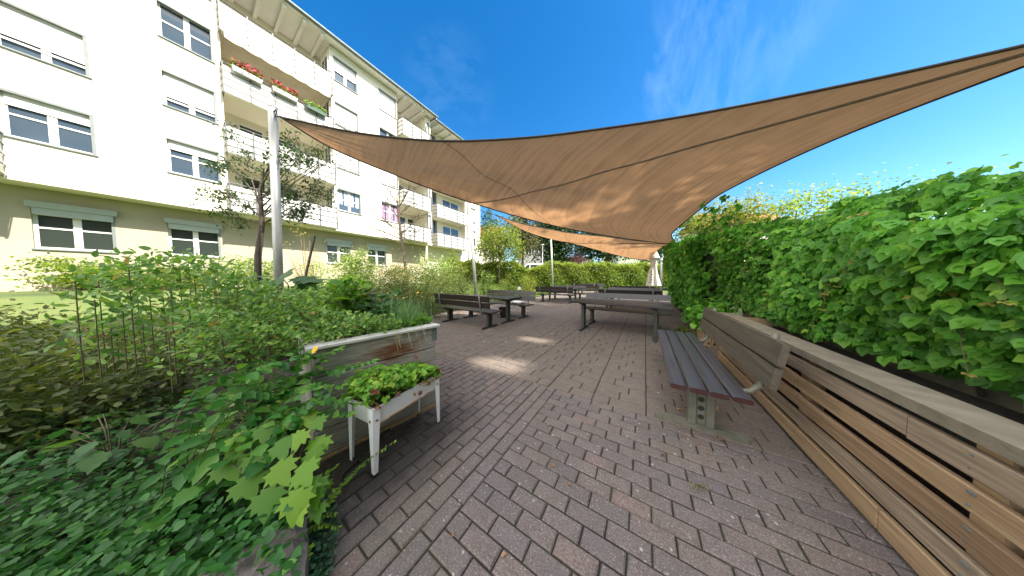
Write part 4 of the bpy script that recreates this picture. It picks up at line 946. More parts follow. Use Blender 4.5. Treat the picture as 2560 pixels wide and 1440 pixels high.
field('herb_plant', 'dense small-leaved herb filling the near left half of the raised bed', 'herb', -.5, .60, .02, .55, Hb - .06, lambda a, c: .16 + .24 * (1 - a) * (.4 + c) + .06 * math.sin(9 * a + 5 * c), 4200, .032, 'oval', LV['herb'], .6, .7, stems=80)
field('herb_plant', 'tall mixed herbs with reddish tips along the back of the raised bed', 'herb', -.9, .45, .5, 1.15, Hb - .06, lambda a, c: .50 + .12 * math.sin(7 * a) + .22 * c * (1 - a), 3600, .042, 'oval', LV['herb'], .7, .6, stems=80)
field('nasturtium', 'dark round-leaved plant in the middle of the raised bed', 'leafy plant', .40, .80, .35, .95, Hb - .06, lambda a, c: .18 + .26 * (1 - abs(2 * c - 1)), 300, .075, 'round', LV['broad'], 0, 1.4, tint=rng.beta(1.6, 3, 300))
field('young_squash_plant', 'light green large-leaved plant rising from the middle of the raised bed', 'leafy plant', .22, .52, .55, .95, Hb - .05, lambda a, c: .52, 120, .095, 'maple', LV['lime'], .3, 1.0)
# chives
def chives():
    c = bedp(.74, .25, Hb - .06); root = empty('chive_clump', c); tag(root, 'clump of thin chives leaning over the front of the raised bed', 'chives')
    n = 520; V = []; F = []; T = []
    for k in range(n):
        b0 = Vector(bedp(random.gauss(.72, .09), random.gauss(.22, .07), Hb - .06)) - c
        a = random.uniform(0, 6.28); ln = random.uniform(.16, .42); lean = random.uniform(.05, .7) ** 1.3; d = Vector((math.cos(a), math.sin(a), 0)); wv = Vector((-d.y, d.x, 0)) * random.uniform(.0016, .0028); t = random.random()
        i = len(V); ns = 4
        for q in range(ns + 1):
            s = q / ns; p = b0 + d * (lean * ln * s * s) + Vector((0, 0, ln * s * (1 - .35 * lean * s))); ww = wv * (1 - .8 * s); V += [tuple(p - ww), tuple(p + ww)]; T += [t, t]
        for q in range(ns): F.append((i + 2 * q, i + 2 * q + 1, i + 2 * q + 3, i + 2 * q + 2))
    for k in range(12):   # bent blades over the edge
        b0 = Vector(bedp(random.uniform(.50, .78), .03, Hb + .03)) - c; fr = Vector(bedp(0, -1, 0)) - Vector(bedp(0, 0, 0)); i = len(V)
        wv = Vector((.0010, .0010, 0)); dr = random.uniform(.08, .22)
        for q in range(6):
            s = q / 5; p = b0 + fr * (.10 * s) + Vector((random.uniform(-.004, .004), .02 * s, .03 * math.sin(s * 2.2) - dr * s * s)); V += [tuple(p - wv), tuple(p + wv)]; T += [.95, .95]
        for q in range(5): F.append((i + 2 * q, i + 2 * q + 1, i + 2 * q + 3, i + 2 * q + 2))
    me = bpy.data.meshes.new('blades'); me.from_pydata(V, [], F); at = me.attributes.new('tint', 'FLOAT', 'POINT'); at.data.foreach_set('value', T); me.materials.append(LV['chive'])
    o = bpy.data.objects.new('blades', me); COL.objects.link(o); o.parent = root
chives()
field('parsley_plant', 'bright green parsley beside the chives at the bed corner', 'herb', .66, .90, .10, .42, Hb - .06, lambda a, c: .15, 420, .036, 'trif', LV['lime'], .3, .8, stems=30, tint=rng.beta(1.5, 4, 420))
def flower_stems(name, label, pts, h, petal, base_leaf=None):
    c = Vector(pts[0]); root = empty(name, c); tag(root, label, 'flower'); mb = MB(); fp = []
    for p in pts:
        p = Vector(p) - c; tp = p + Vector((random.uniform(-.05, .05), random.uniform(-.05, .05), h * random.uniform(.75, 1.15))); mb.tube([p, p.lerp(tp, .5) + Vector((.01, .01, 0)), tp], .003, 4); fp.append(tp)
    mb.build('stem', M['stem'], root); P_ = []; N_ = []; L_ = []
    for f in fp:
        for k in range(7):
            a = k * .9; P_.append(f); N_.append((.2 * math.cos(a), .2 * math.sin(a) - .5, .6)); L_.append((math.cos(a), math.sin(a), .35))
    leaf_obj('blossom', [list(p) for p in P_], N_, L_, .017, 'wide', petal, root); return root
for _ in range(6): flower_stems('coreopsis', 'yellow flower on a thin stem behind the chives in the raised bed', [bedp(.83 + random.uniform(-.1, .22), .5 + random.uniform(-.1, .5), Hb - .08)], .36, M['yellow'])['group'] = 'yellow flowers behind the chives'

# ================================================================== FOREGROUND FOLIAGE AT THE LEFT
def sprigs(name, label, cat, curves, leaf, tm, mat, step, group=None, pair=True, stem_r=.0022, lean=.55, jitter=.3):
    """curves: lists of points; opposite leaf pairs grow along each, bigger at the foot than at the tip"""
    c = Vector(curves[0][0]); root = empty(name, c); tag(root, label, cat, group); mb = MB(); P_ = []; N_ = []; L_ = []; S_ = []; T_ = []
    for cv in curves:
        q = spl([list(Vector(p) - c) for p in cv], 24); mb.tube([Vector(p) for p in q], [stem_r * (1.2 - .8 * k / 23) for k in range(24)], 5)
        ln = np.linalg.norm(np.diff(q, axis=0), axis=1).sum(); nn = max(3, int(ln / step)); ph = random.uniform(0, 3)
        for k in range(1, nn + 1):
            s = k / nn; a = s * 23; i = min(int(a), 22); p = q[i] + (q[i + 1] - q[i]) * (a - i); d = unit((q[i + 1] - q[i])[None])[0]
            up = np.array([0, 0, 1.]); side = np.cross(d, up); side /= np.linalg.norm(side) + 1e-6
            rot = ph + (k % 2) * 1.2 * jitter
            for sg in ((-1, 1) if pair else ((-1) ** k,)):
                dirv = side * sg * math.cos(rot * .3) + d * lean + up * (math.sin(rot) * .35 * sg) + np.array([0, 0, random.uniform(-.35, .15)])
                P_.append(p); L_.append(dirv); N_.append(up + side * sg * .25 + np.array(rng.normal(0, jitter, 3))); S_.append(leaf * (1.0 - .55 * s) * random.uniform(.8, 1.2)); T_.append(random.betavariate(2, 2.5) + .35 * s)
        P_.append(q[-1]); L_.append(q[-1] - q[-2]); N_.append((.1, -.2, 1)); S_.append(leaf * .5); T_.append(1)
    leaf_obj('leaves', P_, N_, L_, S_, tm, mat, root, T_); mb.build('stem', M['stem'], root); return root
def pd(x, y, d): return at_depth(x, y, d)
ROOT = Vector((-2.12, -.12, -.02))
def rooted(cvs): return [[ROOT + Vector((random.uniform(-.08, .08), random.uniform(-.08, .08), 0))] + cv for cv in cvs]
hy = sprigs('rose_of_sharon_bush', 'arching green shrub with paired oval leaves and a yellow flower against the raised bed', 'shrub', rooted([
    [pd(600, 1000, 1.25), pd(720, 950, 1.32), pd(830, 925, 1.40), pd(928, 902, 1.48)],
    [pd(600, 960, 1.15), pd(700, 905, 1.25), pd(790, 890, 1.36), pd(845, 872, 1.46)],
    [pd(560, 1010, 1.1), pd(690, 985, 1.22), pd(780, 960, 1.3), pd(850, 965, 1.36)],
    [pd(580, 1080, 1.1), pd(680, 1040, 1.2), pd(780, 1005, 1.28), pd(885, 1010, 1.32)],
    [pd(600, 1120, 1.1), pd(680, 1010, 1.2), pd(730, 930, 1.28), pd(770, 880, 1.33)],
    [pd(520, 980, 1.2), pd(620, 920, 1.3), pd(700, 885, 1.36), pd(760, 872, 1.4)],
    [pd(600, 1060, 1.12), pd(660, 1000, 1.2), pd(740, 960, 1.28), pd(800, 905, 1.36)],
    [pd(480, 1060, 1.1), pd(560, 980, 1.2), pd(630, 910, 1.3), pd(680, 850, 1.4)],
    [pd(430, 1080, 1.1), pd(480, 990, 1.2), pd(530, 910, 1.3), pd(590, 850, 1.4)],
    [pd(560, 1120, 1.05), pd(640, 1070, 1.12), pd(720, 1030, 1.2), pd(800, 1040, 1.25)]]), .105, 'oval', LV['hyper'], .045)
c = hy.location; n = 9; f = pd(783, 874, 1.32)
leaf_obj('blossom', [list(f - c)] * n, [(.3 * math.cos(k * .8), -.8, .5 + .3 * math.sin(k * .8)) for k in range(n)], [(math.cos(k * .8), .25, math.sin(k * .8)) for k in range(n)], .03, 'wide', M['yellow'], hy)
sprigs('serviceberry_sapling', 'sapling with larger toothed oval leaves hanging beside the white planter', 'sapling', rooted([
    [pd(640, 1120, 1.05), pd(730, 1070, 1.14), pd(800, 1035, 1.2), pd(872, 1035, 1.24)],
    [pd(660, 1140, 1.05), pd(740, 1040, 1.12), pd(800, 1000, 1.18), pd(860, 1000, 1.26)],
    [pd(640, 1160, 1.02), pd(710, 1090, 1.1), pd(760, 1020, 1.14), pd(790, 975, 1.2)],
    [pd(560, 1150, 1.0), pd(640, 1080, 1.08), pd(700, 1020, 1.14), pd(750, 985, 1.2)]]), .085, 'serr', LV['hyper'], .075, pair=True, jitter=.45)
# maple seedling with big lime leaves
def maple():
    root = empty('maple_seedling', pd(700, 1290, 1.0)); tag(root, 'maple seedling with big lime green lobed leaves at the lower left', 'maple seedling'); c = root.location
    spots = [(765, 1030, 1.15, .10), (790, 1045, 1.12, .085), (752, 1075, 1.08, .11), (800, 1090, 1.10, .12), (775, 1125, 1.05, .10), (750, 1165, .98, .13), (790, 1190, 1.0, .12), (760, 1205, .95, .12), (775, 1235, .95, .09), (815, 1200, 1.02, .07), (790, 1260, .93, .08), (740, 1225, .9, .13),
             (700, 1100, 1.05, .12), (690, 1160, .98, .13), (670, 1220, .93, .13), (640, 1130, 1.03, .12), (610, 1190, .97, .13), (720, 1040, 1.15, .11), (665, 1060, 1.1, .11), (600, 1080, 1.08, .12), (560, 1150, 1.0, .13), (740, 1275, .88, .08)]
    P_ = []; N_ = []; L_ = []; S_ = []; mb = MB()
    for (x, y, d, s) in spots:
        p = pd(x, y, d) - c; P_.append(list(p)); N_.append((.45 + random.uniform(-.3, .3), -.55 + random.uniform(-.3, .3), .75)); L_.append((.7 + random.uniform(-.5, .5), -.1 + random.uniform(-.5, .5), -.6)); S_.append(s * .92)
        b0 = Vector((p.x * .25, p.y * .25, p.z * .3)); mb.tube([b0, b0.lerp(p, .6) + Vector((0, 0, .03)), p], .002, 4)
    mb.tube([(0, 0, -.12), (0, 0, .1), (0.02, 0.05, .3)], .005, 5); mb.build('stem', M['stem'], root)
    leaf_obj('leaves', P_, N_, L_, S_, 'maple', LV['lime'], root)
maple()
sprigs('honeysuckle_shrub', 'small-leaved creeping shrub sending one long shoot across the paving to the white leg', 'creeping shrub', [
    [on_z(735, 1330, .05), on_z(830, 1240, .07), on_z(905, 1160, .09), pd(985, 1104, 1.33)],
    [on_z(735, 1350, .06), on_z(790, 1290, .12), on_z(830, 1250, .12), on_z(850, 1215, .12)],
    [on_z(730, 1345, .05), on_z(770, 1325, .10), on_z(810, 1312, .10), on_z(845, 1318, .06)],
    [on_z(730, 1330, .05), on_z(765, 1300, .10), on_z(800, 1290, .10), on_z(835, 1288, .06)],
    [on_z(735, 1300, .05), on_z(770, 1270, .14), on_z(800, 1240, .17), on_z(820, 1180, .2)],
    [on_z(735, 1440, .02), on_z(752, 1420, .08), on_z(765, 1390, .11), on_z(775, 1370, .12)],
    [on_z(725, 1290, .05), on_z(760, 1255, .16), on_z(800, 1200, .20), on_z(840, 1165, .22)]], .036, 'oval', LV['lime'], .017, jitter=.35)
def cover():
    root = empty('ground_cover', on_z(780, 1340, 0)); tag(root, 'dark green creeping ground cover over the soil beside the paving edge', 'ground cover', kind='stuff'); c = root.location
    n = 2300; P_ = []
    for k in range(n):
        x = random.gauss(740, 60); y = random.uniform(1225, 1480); lim = 850 - (y - 1300) ** 2 * .0016
        while x > lim: x -= random.uniform(20, 80)
        P_.append(list(on_z(x, y, random.uniform(0.0, .06)) - c))
    leaf_obj('leaves', P_, rand_dir(n) * .6 + [0, 0, 1], rand_dir(n), .016 * (.6 + .8 * rng.random(n)), 'wide', LV['cover'], root)
    P_ = []
    n = 6500
    for k in range(n):
        x = random.uniform(-60, 745); y = random.uniform(985, 1440); P_.append(list(on_z(x, y, random.uniform(0, .30) * random.random() * (1.2 - .0006 * (745 - x))) - c))
    leaf_obj('leaves', P_, rand_dir(n) * .6 + [0, 0, 1], rand_dir(n), .034 * (.6 + .8 * rng.random(n)), 'wide', LV['hyper'], root, rng.beta(1.5, 3.5, n))
cover()
def hosta(x, y, s, mat, label, tm='serr', n=34):
    root = empty('leafy_perennial', (x, y, 0)); tag(root, label, 'leafy plant', 'leafy perennials among the ground cover'); a = rng.uniform(0, 6.28, n); r = s * (.15 + .5 * rng.random(n)); z = .08 + .30 * rng.random(n)
    P_ = np.stack([r * np.cos(a), r * np.sin(a), z], 1); leaf_obj('leaves', P_, np.stack([.5 * np.cos(a), .5 * np.sin(a), np.full(n, .9)], 1) + rng.normal(0, .2, (n, 3)), np.stack([np.cos(a), np.sin(a), np.full(n, -.2)], 1), .10 * (.6 + .7 * rng.random(n)), tm, mat, root)
    mb = MB()
    for p in P_: mb.tube([(0, 0, -.02), (p[0] * .5, p[1] * .5, p[2] * .8), tuple(p)], .003, 4)
    mb.build('stem', M['stem'], root)
hosta(-2.9, -.3, .5, LV['broad'], 'dark broad-leaved perennial farthest left in front of the shrubs'); hosta(-2.35, -.75, .42, LV['hyper'], 'mid green toothed perennial in the ground cover at the lower left'); hosta(-3.5, .35, .5, LV['hyper'], 'rounded green perennial beside the left shrub stems', 'wide', 50); hosta(-2.5, .25, .42, LV['herb'], 'pale green perennial behind the arching shrub', 'wide', 60)
# soil strip at the paving edge
mb = MB(); a = [(-6.6, -2.4), (-1.02, -2.4), (-.98, -.1), (-1.12, .12), (-1.32, .3), (-1.62, .5), (-1.80, .9), (-1.9, 1.34), (-2.9, 1.5), (-4.4, 1.3), (-6.6, .4)]
i = 0; mb.prism([(x, y, .0055) for x, y in a][::1], (0, 0, .004)); so2 = mb.build('soil_bed', M['soil']); tag(so2, 'dark planting soil between the raised bed and the paving', 'soil', kind='structure')
def stone():
    mb = MB(); rr = random.Random(4); H0 = .15; t1 = on_z(767, 1275, H0); t2 = on_z(759, 1500, H0); ax = (t2 - t1); L0 = ax.length; ax.normalize(); wd = Vector((ax.y, -ax.x, 0)); nx, ny = 8, 12; W0 = .30
    if (t1 + wd).x * 0 + (wd.dot(Vector((0, -1, 0)))) < 0: wd = -wd
    def jit(k): return rr.uniform(-k, k)
    for j in range(ny + 1):
        for i in range(nx + 1):
            p = t1 + ax * (L0 * j / ny) + wd * (W0 * i / nx); mb.v.append((p.x + jit(.006), p.y + jit(.006), H0 + jit(.007) - (.02 if i in (0, nx) or j in (0, ny) else 0)))
    w_ = nx + 1
    for j in range(ny):
        for i in range(nx): mb.f.append((j * w_ + i, (j + 1) * w_ + i, (j + 1) * w_ + i + 1, j * w_ + i + 1))
    ring = [i for i in range(nx)] + [j * w_ + nx for j in range(ny)] + [ny * w_ + i for i in range(nx, 0, -1)] + [j * w_ for j in range(ny, 0, -1)]
    k0 = len(mb.v); mb.v += [(mb.v[r_][0] + jit(.006), mb.v[r_][1] + jit(.006), 0.0) for r_ in ring]
    for k in range(len(ring)): k2 = (k + 1) % len(ring); mb.f.append((ring[k], ring[k2], k0 + k2, k0 + k))
    o = mb.build('edging_stone', M['stone']); tag(o, 'rough grey-pink edging stone in the lower left corner beside the ground cover', 'stone')
stone()

# ================================================================== CREEPER WALL, CRATES
def creeper(name, label, base, ulen, rz, height, z0, n, bulge, slope=0.0, size=.105):
    """curtain of leaves on a garden wall; u runs along the wall, outward is local -x"""
    root = empty(name, base, rz); tag(root, label, 'creeper')
    u = rng.random(n) * ulen; z = rng.random(n); hh = (height + slope * (u - ulen)) * (1 + .06 * np.sin(u * 2.1) + .04 * np.sin(u * 5.3 + 1)); zz = z0 + z * (hh - z0)
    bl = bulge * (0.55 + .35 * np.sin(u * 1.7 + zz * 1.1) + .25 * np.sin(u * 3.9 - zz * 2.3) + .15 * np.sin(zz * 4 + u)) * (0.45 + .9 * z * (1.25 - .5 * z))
    x = -.12 - bl + rng.normal(0, .05, n)
    top = rng.random(n) < .13; tj = np.clip(rng.normal(0, .06, n), -.1, .1); x = np.where(top, rng.uniform(-.35, .45, n) * (bulge + .2) , x); zz = np.where(top, hh + tj, zz)
    ends = rng.random(n) < .06; u = np.where(ends, np.where(rng.random(n) < .5, -.05, ulen + .03) + rng.normal(0, .05, n), u); x = np.where(ends, rng.uniform(-.4, .3, n), x)
    p = np.stack([x, u, zz], 1)
    nrm = np.stack([-.85 + rng.normal(0, .38, n), -.30 + rng.normal(0, .38, n), .65 + rng.normal(0, .3, n)], 1)
    ld = np.stack([-.45 + rng.normal(0, .35, n), rng.normal(0, .45, n), -1 + rng.normal(0, .2, n)], 1)
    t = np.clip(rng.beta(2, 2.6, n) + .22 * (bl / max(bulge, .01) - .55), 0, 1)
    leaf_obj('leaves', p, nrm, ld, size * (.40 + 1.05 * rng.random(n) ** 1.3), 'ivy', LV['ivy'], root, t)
    mb = MB()
    for k in range(16):
        y = ulen * (k + .5) / 16; pts = [Vector((-.06, y, z0 - .15))]
        for q in range(5): pts.append(Vector((-.10 - random.uniform(0, .12), y + random.uniform(-.25, .25), z0 + (height + slope * (y - ulen) - .2 - z0) * (q + 1) / 6)))
        mb.tube(pts, [.014, .012, .01, .008, .006, .004], 5)
    mb.build('stem', M['bark'], root); return root
gwl = MB(); gwl.prism([(1.42, 6.5, -.05), (1.42, 13.6, -.05), (1.42, 13.6, 2.7), (1.42, 6.5, 1.85)], (.18, 0, 0)); tag(gwl.build('garden_wall', M['concrete']), 'plain wall buried under the creeper beside the picnic tables', 'wall')
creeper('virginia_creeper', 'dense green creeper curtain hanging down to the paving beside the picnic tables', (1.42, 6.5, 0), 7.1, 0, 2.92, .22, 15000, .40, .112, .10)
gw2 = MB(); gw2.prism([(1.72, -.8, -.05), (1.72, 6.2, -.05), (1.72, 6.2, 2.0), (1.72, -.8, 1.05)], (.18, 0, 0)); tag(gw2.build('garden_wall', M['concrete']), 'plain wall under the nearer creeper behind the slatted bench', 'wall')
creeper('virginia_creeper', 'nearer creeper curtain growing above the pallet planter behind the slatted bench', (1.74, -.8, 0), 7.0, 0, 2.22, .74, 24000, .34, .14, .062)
def shoots(label, x0, y0, y1, n, hf):
    cvs = []
    for k in range(n):
        y = random.uniform(y0, y1); z = random.uniform(.95, hf(y)); ln = random.uniform(.12, .32)
        cvs.append([(x0, y, z), (x0 - ln * .5, y - ln * .3, z + .04), (x0 - ln * .8, y - ln * .6 + random.uniform(-.1, .1), z - ln * .5)])
    sprigs('creeper_shoot', label, 'creeper shoot', cvs, .062, 'ivy', LV['ivy'], .05, pair=False, stem_r=.003, jitter=.5)
shoots('loose young shoots hanging out of the nearer creeper', 1.45, -.2, 6.0, 46, lambda y: 1.3 + .14 * y)
# pallet planter behind the bench
pp = empty('pallet_planter', (1.02, -.6, 0)); tag(pp, 'long planter of rough tan pallet boards behind the slatted bench', 'planter')
rr = random.Random(9)
for k in range(5):
    mb = MB(); cut = 1.3 + 2.4 * rr.random(); y = 0.0
    for (ya, yb) in ((0, cut - .004), (cut + .004, 5.1)):
        o_ = rr.uniform(-.006, .006); mb.cbox((-.014 + o_, ya, .03 + k * .135 + rr.uniform(-.006, .006)), (.012 + o_ * .3, yb, .03 + k * .135 + .102 + rr.uniform(-.008, .006)), .004)
    mb.build('front_board', (M['crate'], M['crate2'], M['crate3'])[k % 3], pp)
mb = MB()
for k in range(5):
    for j in range(6):
        for q in (.025, .075): mb.box((-.022, .085 + j * 1.0 + rr.uniform(-.012, .012), .03 + k * .135 + q), (-.013, .094 + j * 1.0, .03 + k * .135 + q + .008))
mb.build('nail', M['gutter'], pp)
mb = MB()
for k in range(6): y = .04 + k * 1.0; MB().box((.013, y, 0), (.09, y + .09, .70)).build('batten', M['crate'], pp)
mb = MB(); mb.box((.10, .01, .0), (.6, 5.09, .60)); mb.build('soil_fill', M['soil'], pp)
mb = MB(); mb.box((-.03, 0, .705), (.14, 5.1, .755)); mb.build('cap', M['concrete'], pp)
mb = MB(); mb.box((.0, 5.1, 0), (.6, 5.13, .70)); mb.build('end_panel', M['crate'], pp)
tp = empty('wooden_tub', (1.12, 5.45, 0)); tag(tp, 'mossy brown wooden tub at the foot of the creeper by the bench end', 'tub')
mb = MB()
for k in range(14):
    a = 2 * math.pi * k / 14; a2 = a + 2 * math.pi / 14 * .93
    mb.hexa([(r * math.cos(q), r * math.sin(q), z) for z, R_ in ((0, .20), (.36, .24)) for (r, q) in ((R_ - .025, a), (R_, a), (R_, a2), (R_ - .025, a2))])
mb.build('stave', M['crate'], tp)
mb = MB(); mb.lathe([(.205, .04), (.215, .30), (.02, .33)], 16); mb.build('soil', M['soil'], tp)
bush('creeper_plant', 'low leafy creeper spilling out of the wooden tub', (1.05, 5.5, .55), (.38, .5, .32), 520, .085, LV['ivy'], 'creeper', 16, .35, 'ivy', stems=8)
bush('trailing_weed', 'yellowish trailing weed on the soil under the creeper', (.80, 6.1, .10), (.25, .5, .09), 260, .05, LV['yellowgreen'], 'weed', 12, .4, 'oval', stems=6)

# ================================================================== GARDEN PLANTS
def gz(p): return ground_h(p.x, p.y)
def bush_at(name, label, px, D, ytop, halfw, nleaf, lsize, mat, depth=None, cat='shrub', ybot=None, **k):
    c = at_depth(px, ytop, D); zt = c.z; zb = gz(c) if ybot is None else at_depth(px, ybot, D).z; rz = (zt - zb) / 2 / .93; rx = halfw * D / 520
    return bush(name, label, (c.x, c.y, zb + rz), (rx, depth or rx, rz), nleaf, lsize, mat, cat, **k)
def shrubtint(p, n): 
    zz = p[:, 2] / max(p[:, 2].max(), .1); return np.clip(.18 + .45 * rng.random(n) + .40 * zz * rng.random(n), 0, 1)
SG = 'dark fine-leaved shrubs'
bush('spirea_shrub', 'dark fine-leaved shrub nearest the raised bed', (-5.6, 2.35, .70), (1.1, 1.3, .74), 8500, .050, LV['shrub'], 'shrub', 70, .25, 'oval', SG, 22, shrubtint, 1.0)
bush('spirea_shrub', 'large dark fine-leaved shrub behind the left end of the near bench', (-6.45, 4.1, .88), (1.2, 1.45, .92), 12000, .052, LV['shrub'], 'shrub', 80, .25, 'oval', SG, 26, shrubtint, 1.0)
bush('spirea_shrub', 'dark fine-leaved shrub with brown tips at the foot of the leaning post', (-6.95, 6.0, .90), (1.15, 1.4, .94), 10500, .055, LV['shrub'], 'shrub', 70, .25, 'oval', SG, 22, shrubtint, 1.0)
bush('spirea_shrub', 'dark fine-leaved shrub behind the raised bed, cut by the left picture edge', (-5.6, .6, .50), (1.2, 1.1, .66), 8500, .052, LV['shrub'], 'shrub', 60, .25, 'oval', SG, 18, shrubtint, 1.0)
for _ in range(12): flower_stems('rudbeckia', 'small yellow flower on a thin stem at the dark front of the shrubs', [(-5.25 + random.uniform(-.25, .3), 2.2 + random.uniform(-1.0, 1.9), .45)], .45, M['yellow'])['group'] = 'yellow flowers before the dark shrubs'
bush_at('variegated_dogwood', 'bright white-edged leafy shrub in front of the ground-floor windows', 893, 10.0, 620, 66, 6200, .085, LV['varie'], 1.0, nclump=60, tm='oval', stems=20)
bush_at('variegated_dogwood', 'pale leafy shrub between the bare young tree and the leaning post', 1085, 11.5, 628, 70, 5200, .09, LV['varie'], 1.2, nclump=60, tm='oval', stems=20)
bush_at('forsythia', 'yellow-green shrub in front of the apartment wing wall', 1130, 13.5, 624, 48, 3600, .10, LV['yellowgreen'], 1.1, nclump=40, tm='oval')
bush_at('weigela', 'low pinkish and yellow shrub around the young tree trunk', 990, 9.0, 644, 70, 5200, .065, LV['shrub'], 1.0, tint=lambda p, n: np.clip(.6 + .4 * rng.random(n), 0, 1), nclump=60, tm='oval')
bush_at('dry_shrub', 'twiggy dry shrub with a few yellow leaves against the ochre wall', 765, 8.5, 585, 62, 330, .07, LV['dry'], .9, nclump=40, tm='oval', stems=60, stemmat=M['twig'])
bush_at('weigela', 'low yellowish shrub below the dry twigs at the left', 790, 7.6, 655, 70, 3200, .06, LV['varie'], .9, tint=lambda p, n: np.clip(.3 + .7 * rng.random(n), 0, 1), nclump=50, tm='oval')
for k, (px, D, yt, hw, mt, lab) in enumerate([(620, 9.5, 640, 95, 'varie', 'white-edged shrub below the left balconies'), (440, 8.5, 660, 110, 'yellowgreen', 'yellow-green shrub at the far left below the balconies'), (210, 7.5, 640, 130, 'hedge', 'green shrub at the far left edge of the garden')]):
    bush_at('garden_shrub', lab, px, D, yt, hw, 3500, .09, LV[mt], 1.2, nclump=60, tm='oval')
for k, (x, y, rx, lab) in enumerate([(-4.3, -.9, 1.2, 'dark shrub left of the raised bed'), (-6.2, -1.6, 1.4, 'rounded dark shrub farther left of the raised bed')]):
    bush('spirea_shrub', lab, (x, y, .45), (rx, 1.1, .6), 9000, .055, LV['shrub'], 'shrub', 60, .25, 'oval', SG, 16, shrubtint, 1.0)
# big-leaved plant at the left picture edge
def bigleaf():
    root = empty('pumpkin_plant', at_depth(735, 760, 2.5)); tag(root, 'plant with large dark leaves rising behind the raised bed at the left', 'leafy plant'); c = root.location
    sp = [(752, 690, 2.5, .26), (775, 697, 2.5, .28), (740, 700, 2.45, .25), (765, 712, 2.4, .17), (745, 728, 2.35, .16), (790, 722, 2.5, .14), (700, 690, 2.5, .26), (660, 705, 2.5, .26), (715, 725, 2.4, .2), (630, 690, 2.6, .25), (755, 745, 2.3, .12), (795, 752, 2.3, .11)]
    P_ = [list(at_depth(x, y, d) - c) for x, y, d, s in sp]; n = len(sp); mb = MB()
    for p in P_: mb.tube([(0, 0, -c.z), (p[0] * .4, p[1] * .4, p[2] * .7), p], .006, 5)
    mb.build('stem', M['stem'], root)
    leaf_obj('leaves', P_, rng.normal(0, .3, (n, 3)) + [.2, -.1, 1], rng.normal(0, .5, (n, 3)) + [.7, .3, -.25], [s[3] for s in sp], 'maple', LV['broad'], root, [.1, .2, .1, .7, .6, .5, .3, .2, .5, .2, .6, .6])
bigleaf()
a = at_depth(764, 690, 3.4); bq = at_depth(787, 589, 3.4); d = (bq - a); a0 = a - d * (a.z / d.z)
mb = MB(); mb.tube([a0, a, bq], [.017, .017, .016], 8); tag(mb.build('wooden_stake', M['stick']), 'bare grey-brown stake leaning in front of the ochre wall', 'stake')
# young nearly bare tree
def bare_tree():
    base = at_depth(1018, 700, 9.5); base.z = gz(base) ; root = empty('young_tree', base); tag(root, 'slim young tree with nearly bare branches in front of the balconies', 'tree')
    def q(x, y, dd=0): return at_depth(x, y, 9.5 + dd) - base
    mb = MB(); mb.tube([(0, 0, -.1), q(1016, 690), q(1008, 620), q(1002, 590), q(996, 530), q(992, 490), q(1003, 466)], [.075, .068, .06, .055, .04, .026, .008], 8)
    tips = []
    def br(a, bq, r, lv):
        a = Vector(a); bq = Vector(bq); md = a.lerp(bq, .5) + Vector((random.uniform(-.05, .05), random.uniform(-.05, .05), .06)); mb.tube([a, md, bq], [r, r * .7, r * .25], 5); tips.append(bq)
        if lv:
            for k in range(4):
                s = a.lerp(bq, random.uniform(.35, .95)); e = s + (bq - a).normalized() * random.uniform(.1, .3) + Vector((random.uniform(-.3, .3), random.uniform(-.3, .3), random.uniform(-.05, .35))); br(s, e, r * .45, lv - 1)
    for (x0, y0, x1, y1, dd) in ((1003, 598, 905, 562, .3), (1003, 592, 930, 520, -.3), (1001, 588, 1050, 545, .4), (1000, 580, 1058, 580, -.5), (997, 545, 950, 500, .2), (997, 540, 1040, 505, .2), (995, 520, 1020, 478, -.2), (994, 510, 972, 480, .1), (1006, 610, 945, 590, -.4), (1001, 590, 1030, 610, .5), (1000, 575, 935, 545, .6)):
        br(q(x0, y0), q(x1, y1, dd), .028, 2)
    mb.build('trunk', M['bark'], root)
    P_ = np.array([list(t) for t in tips for _ in range(2)]); P_ += rng.normal(0, .05, P_.shape); n = len(P_)
    leaf_obj('crown', P_, rand_dir(n) + [0, 0, .4], rand_dir(n) + [0, 0, -.5], .055 * (.6 + .8 * rng.random(n)), 'oval', LV['olive'], root)
bare_tree()
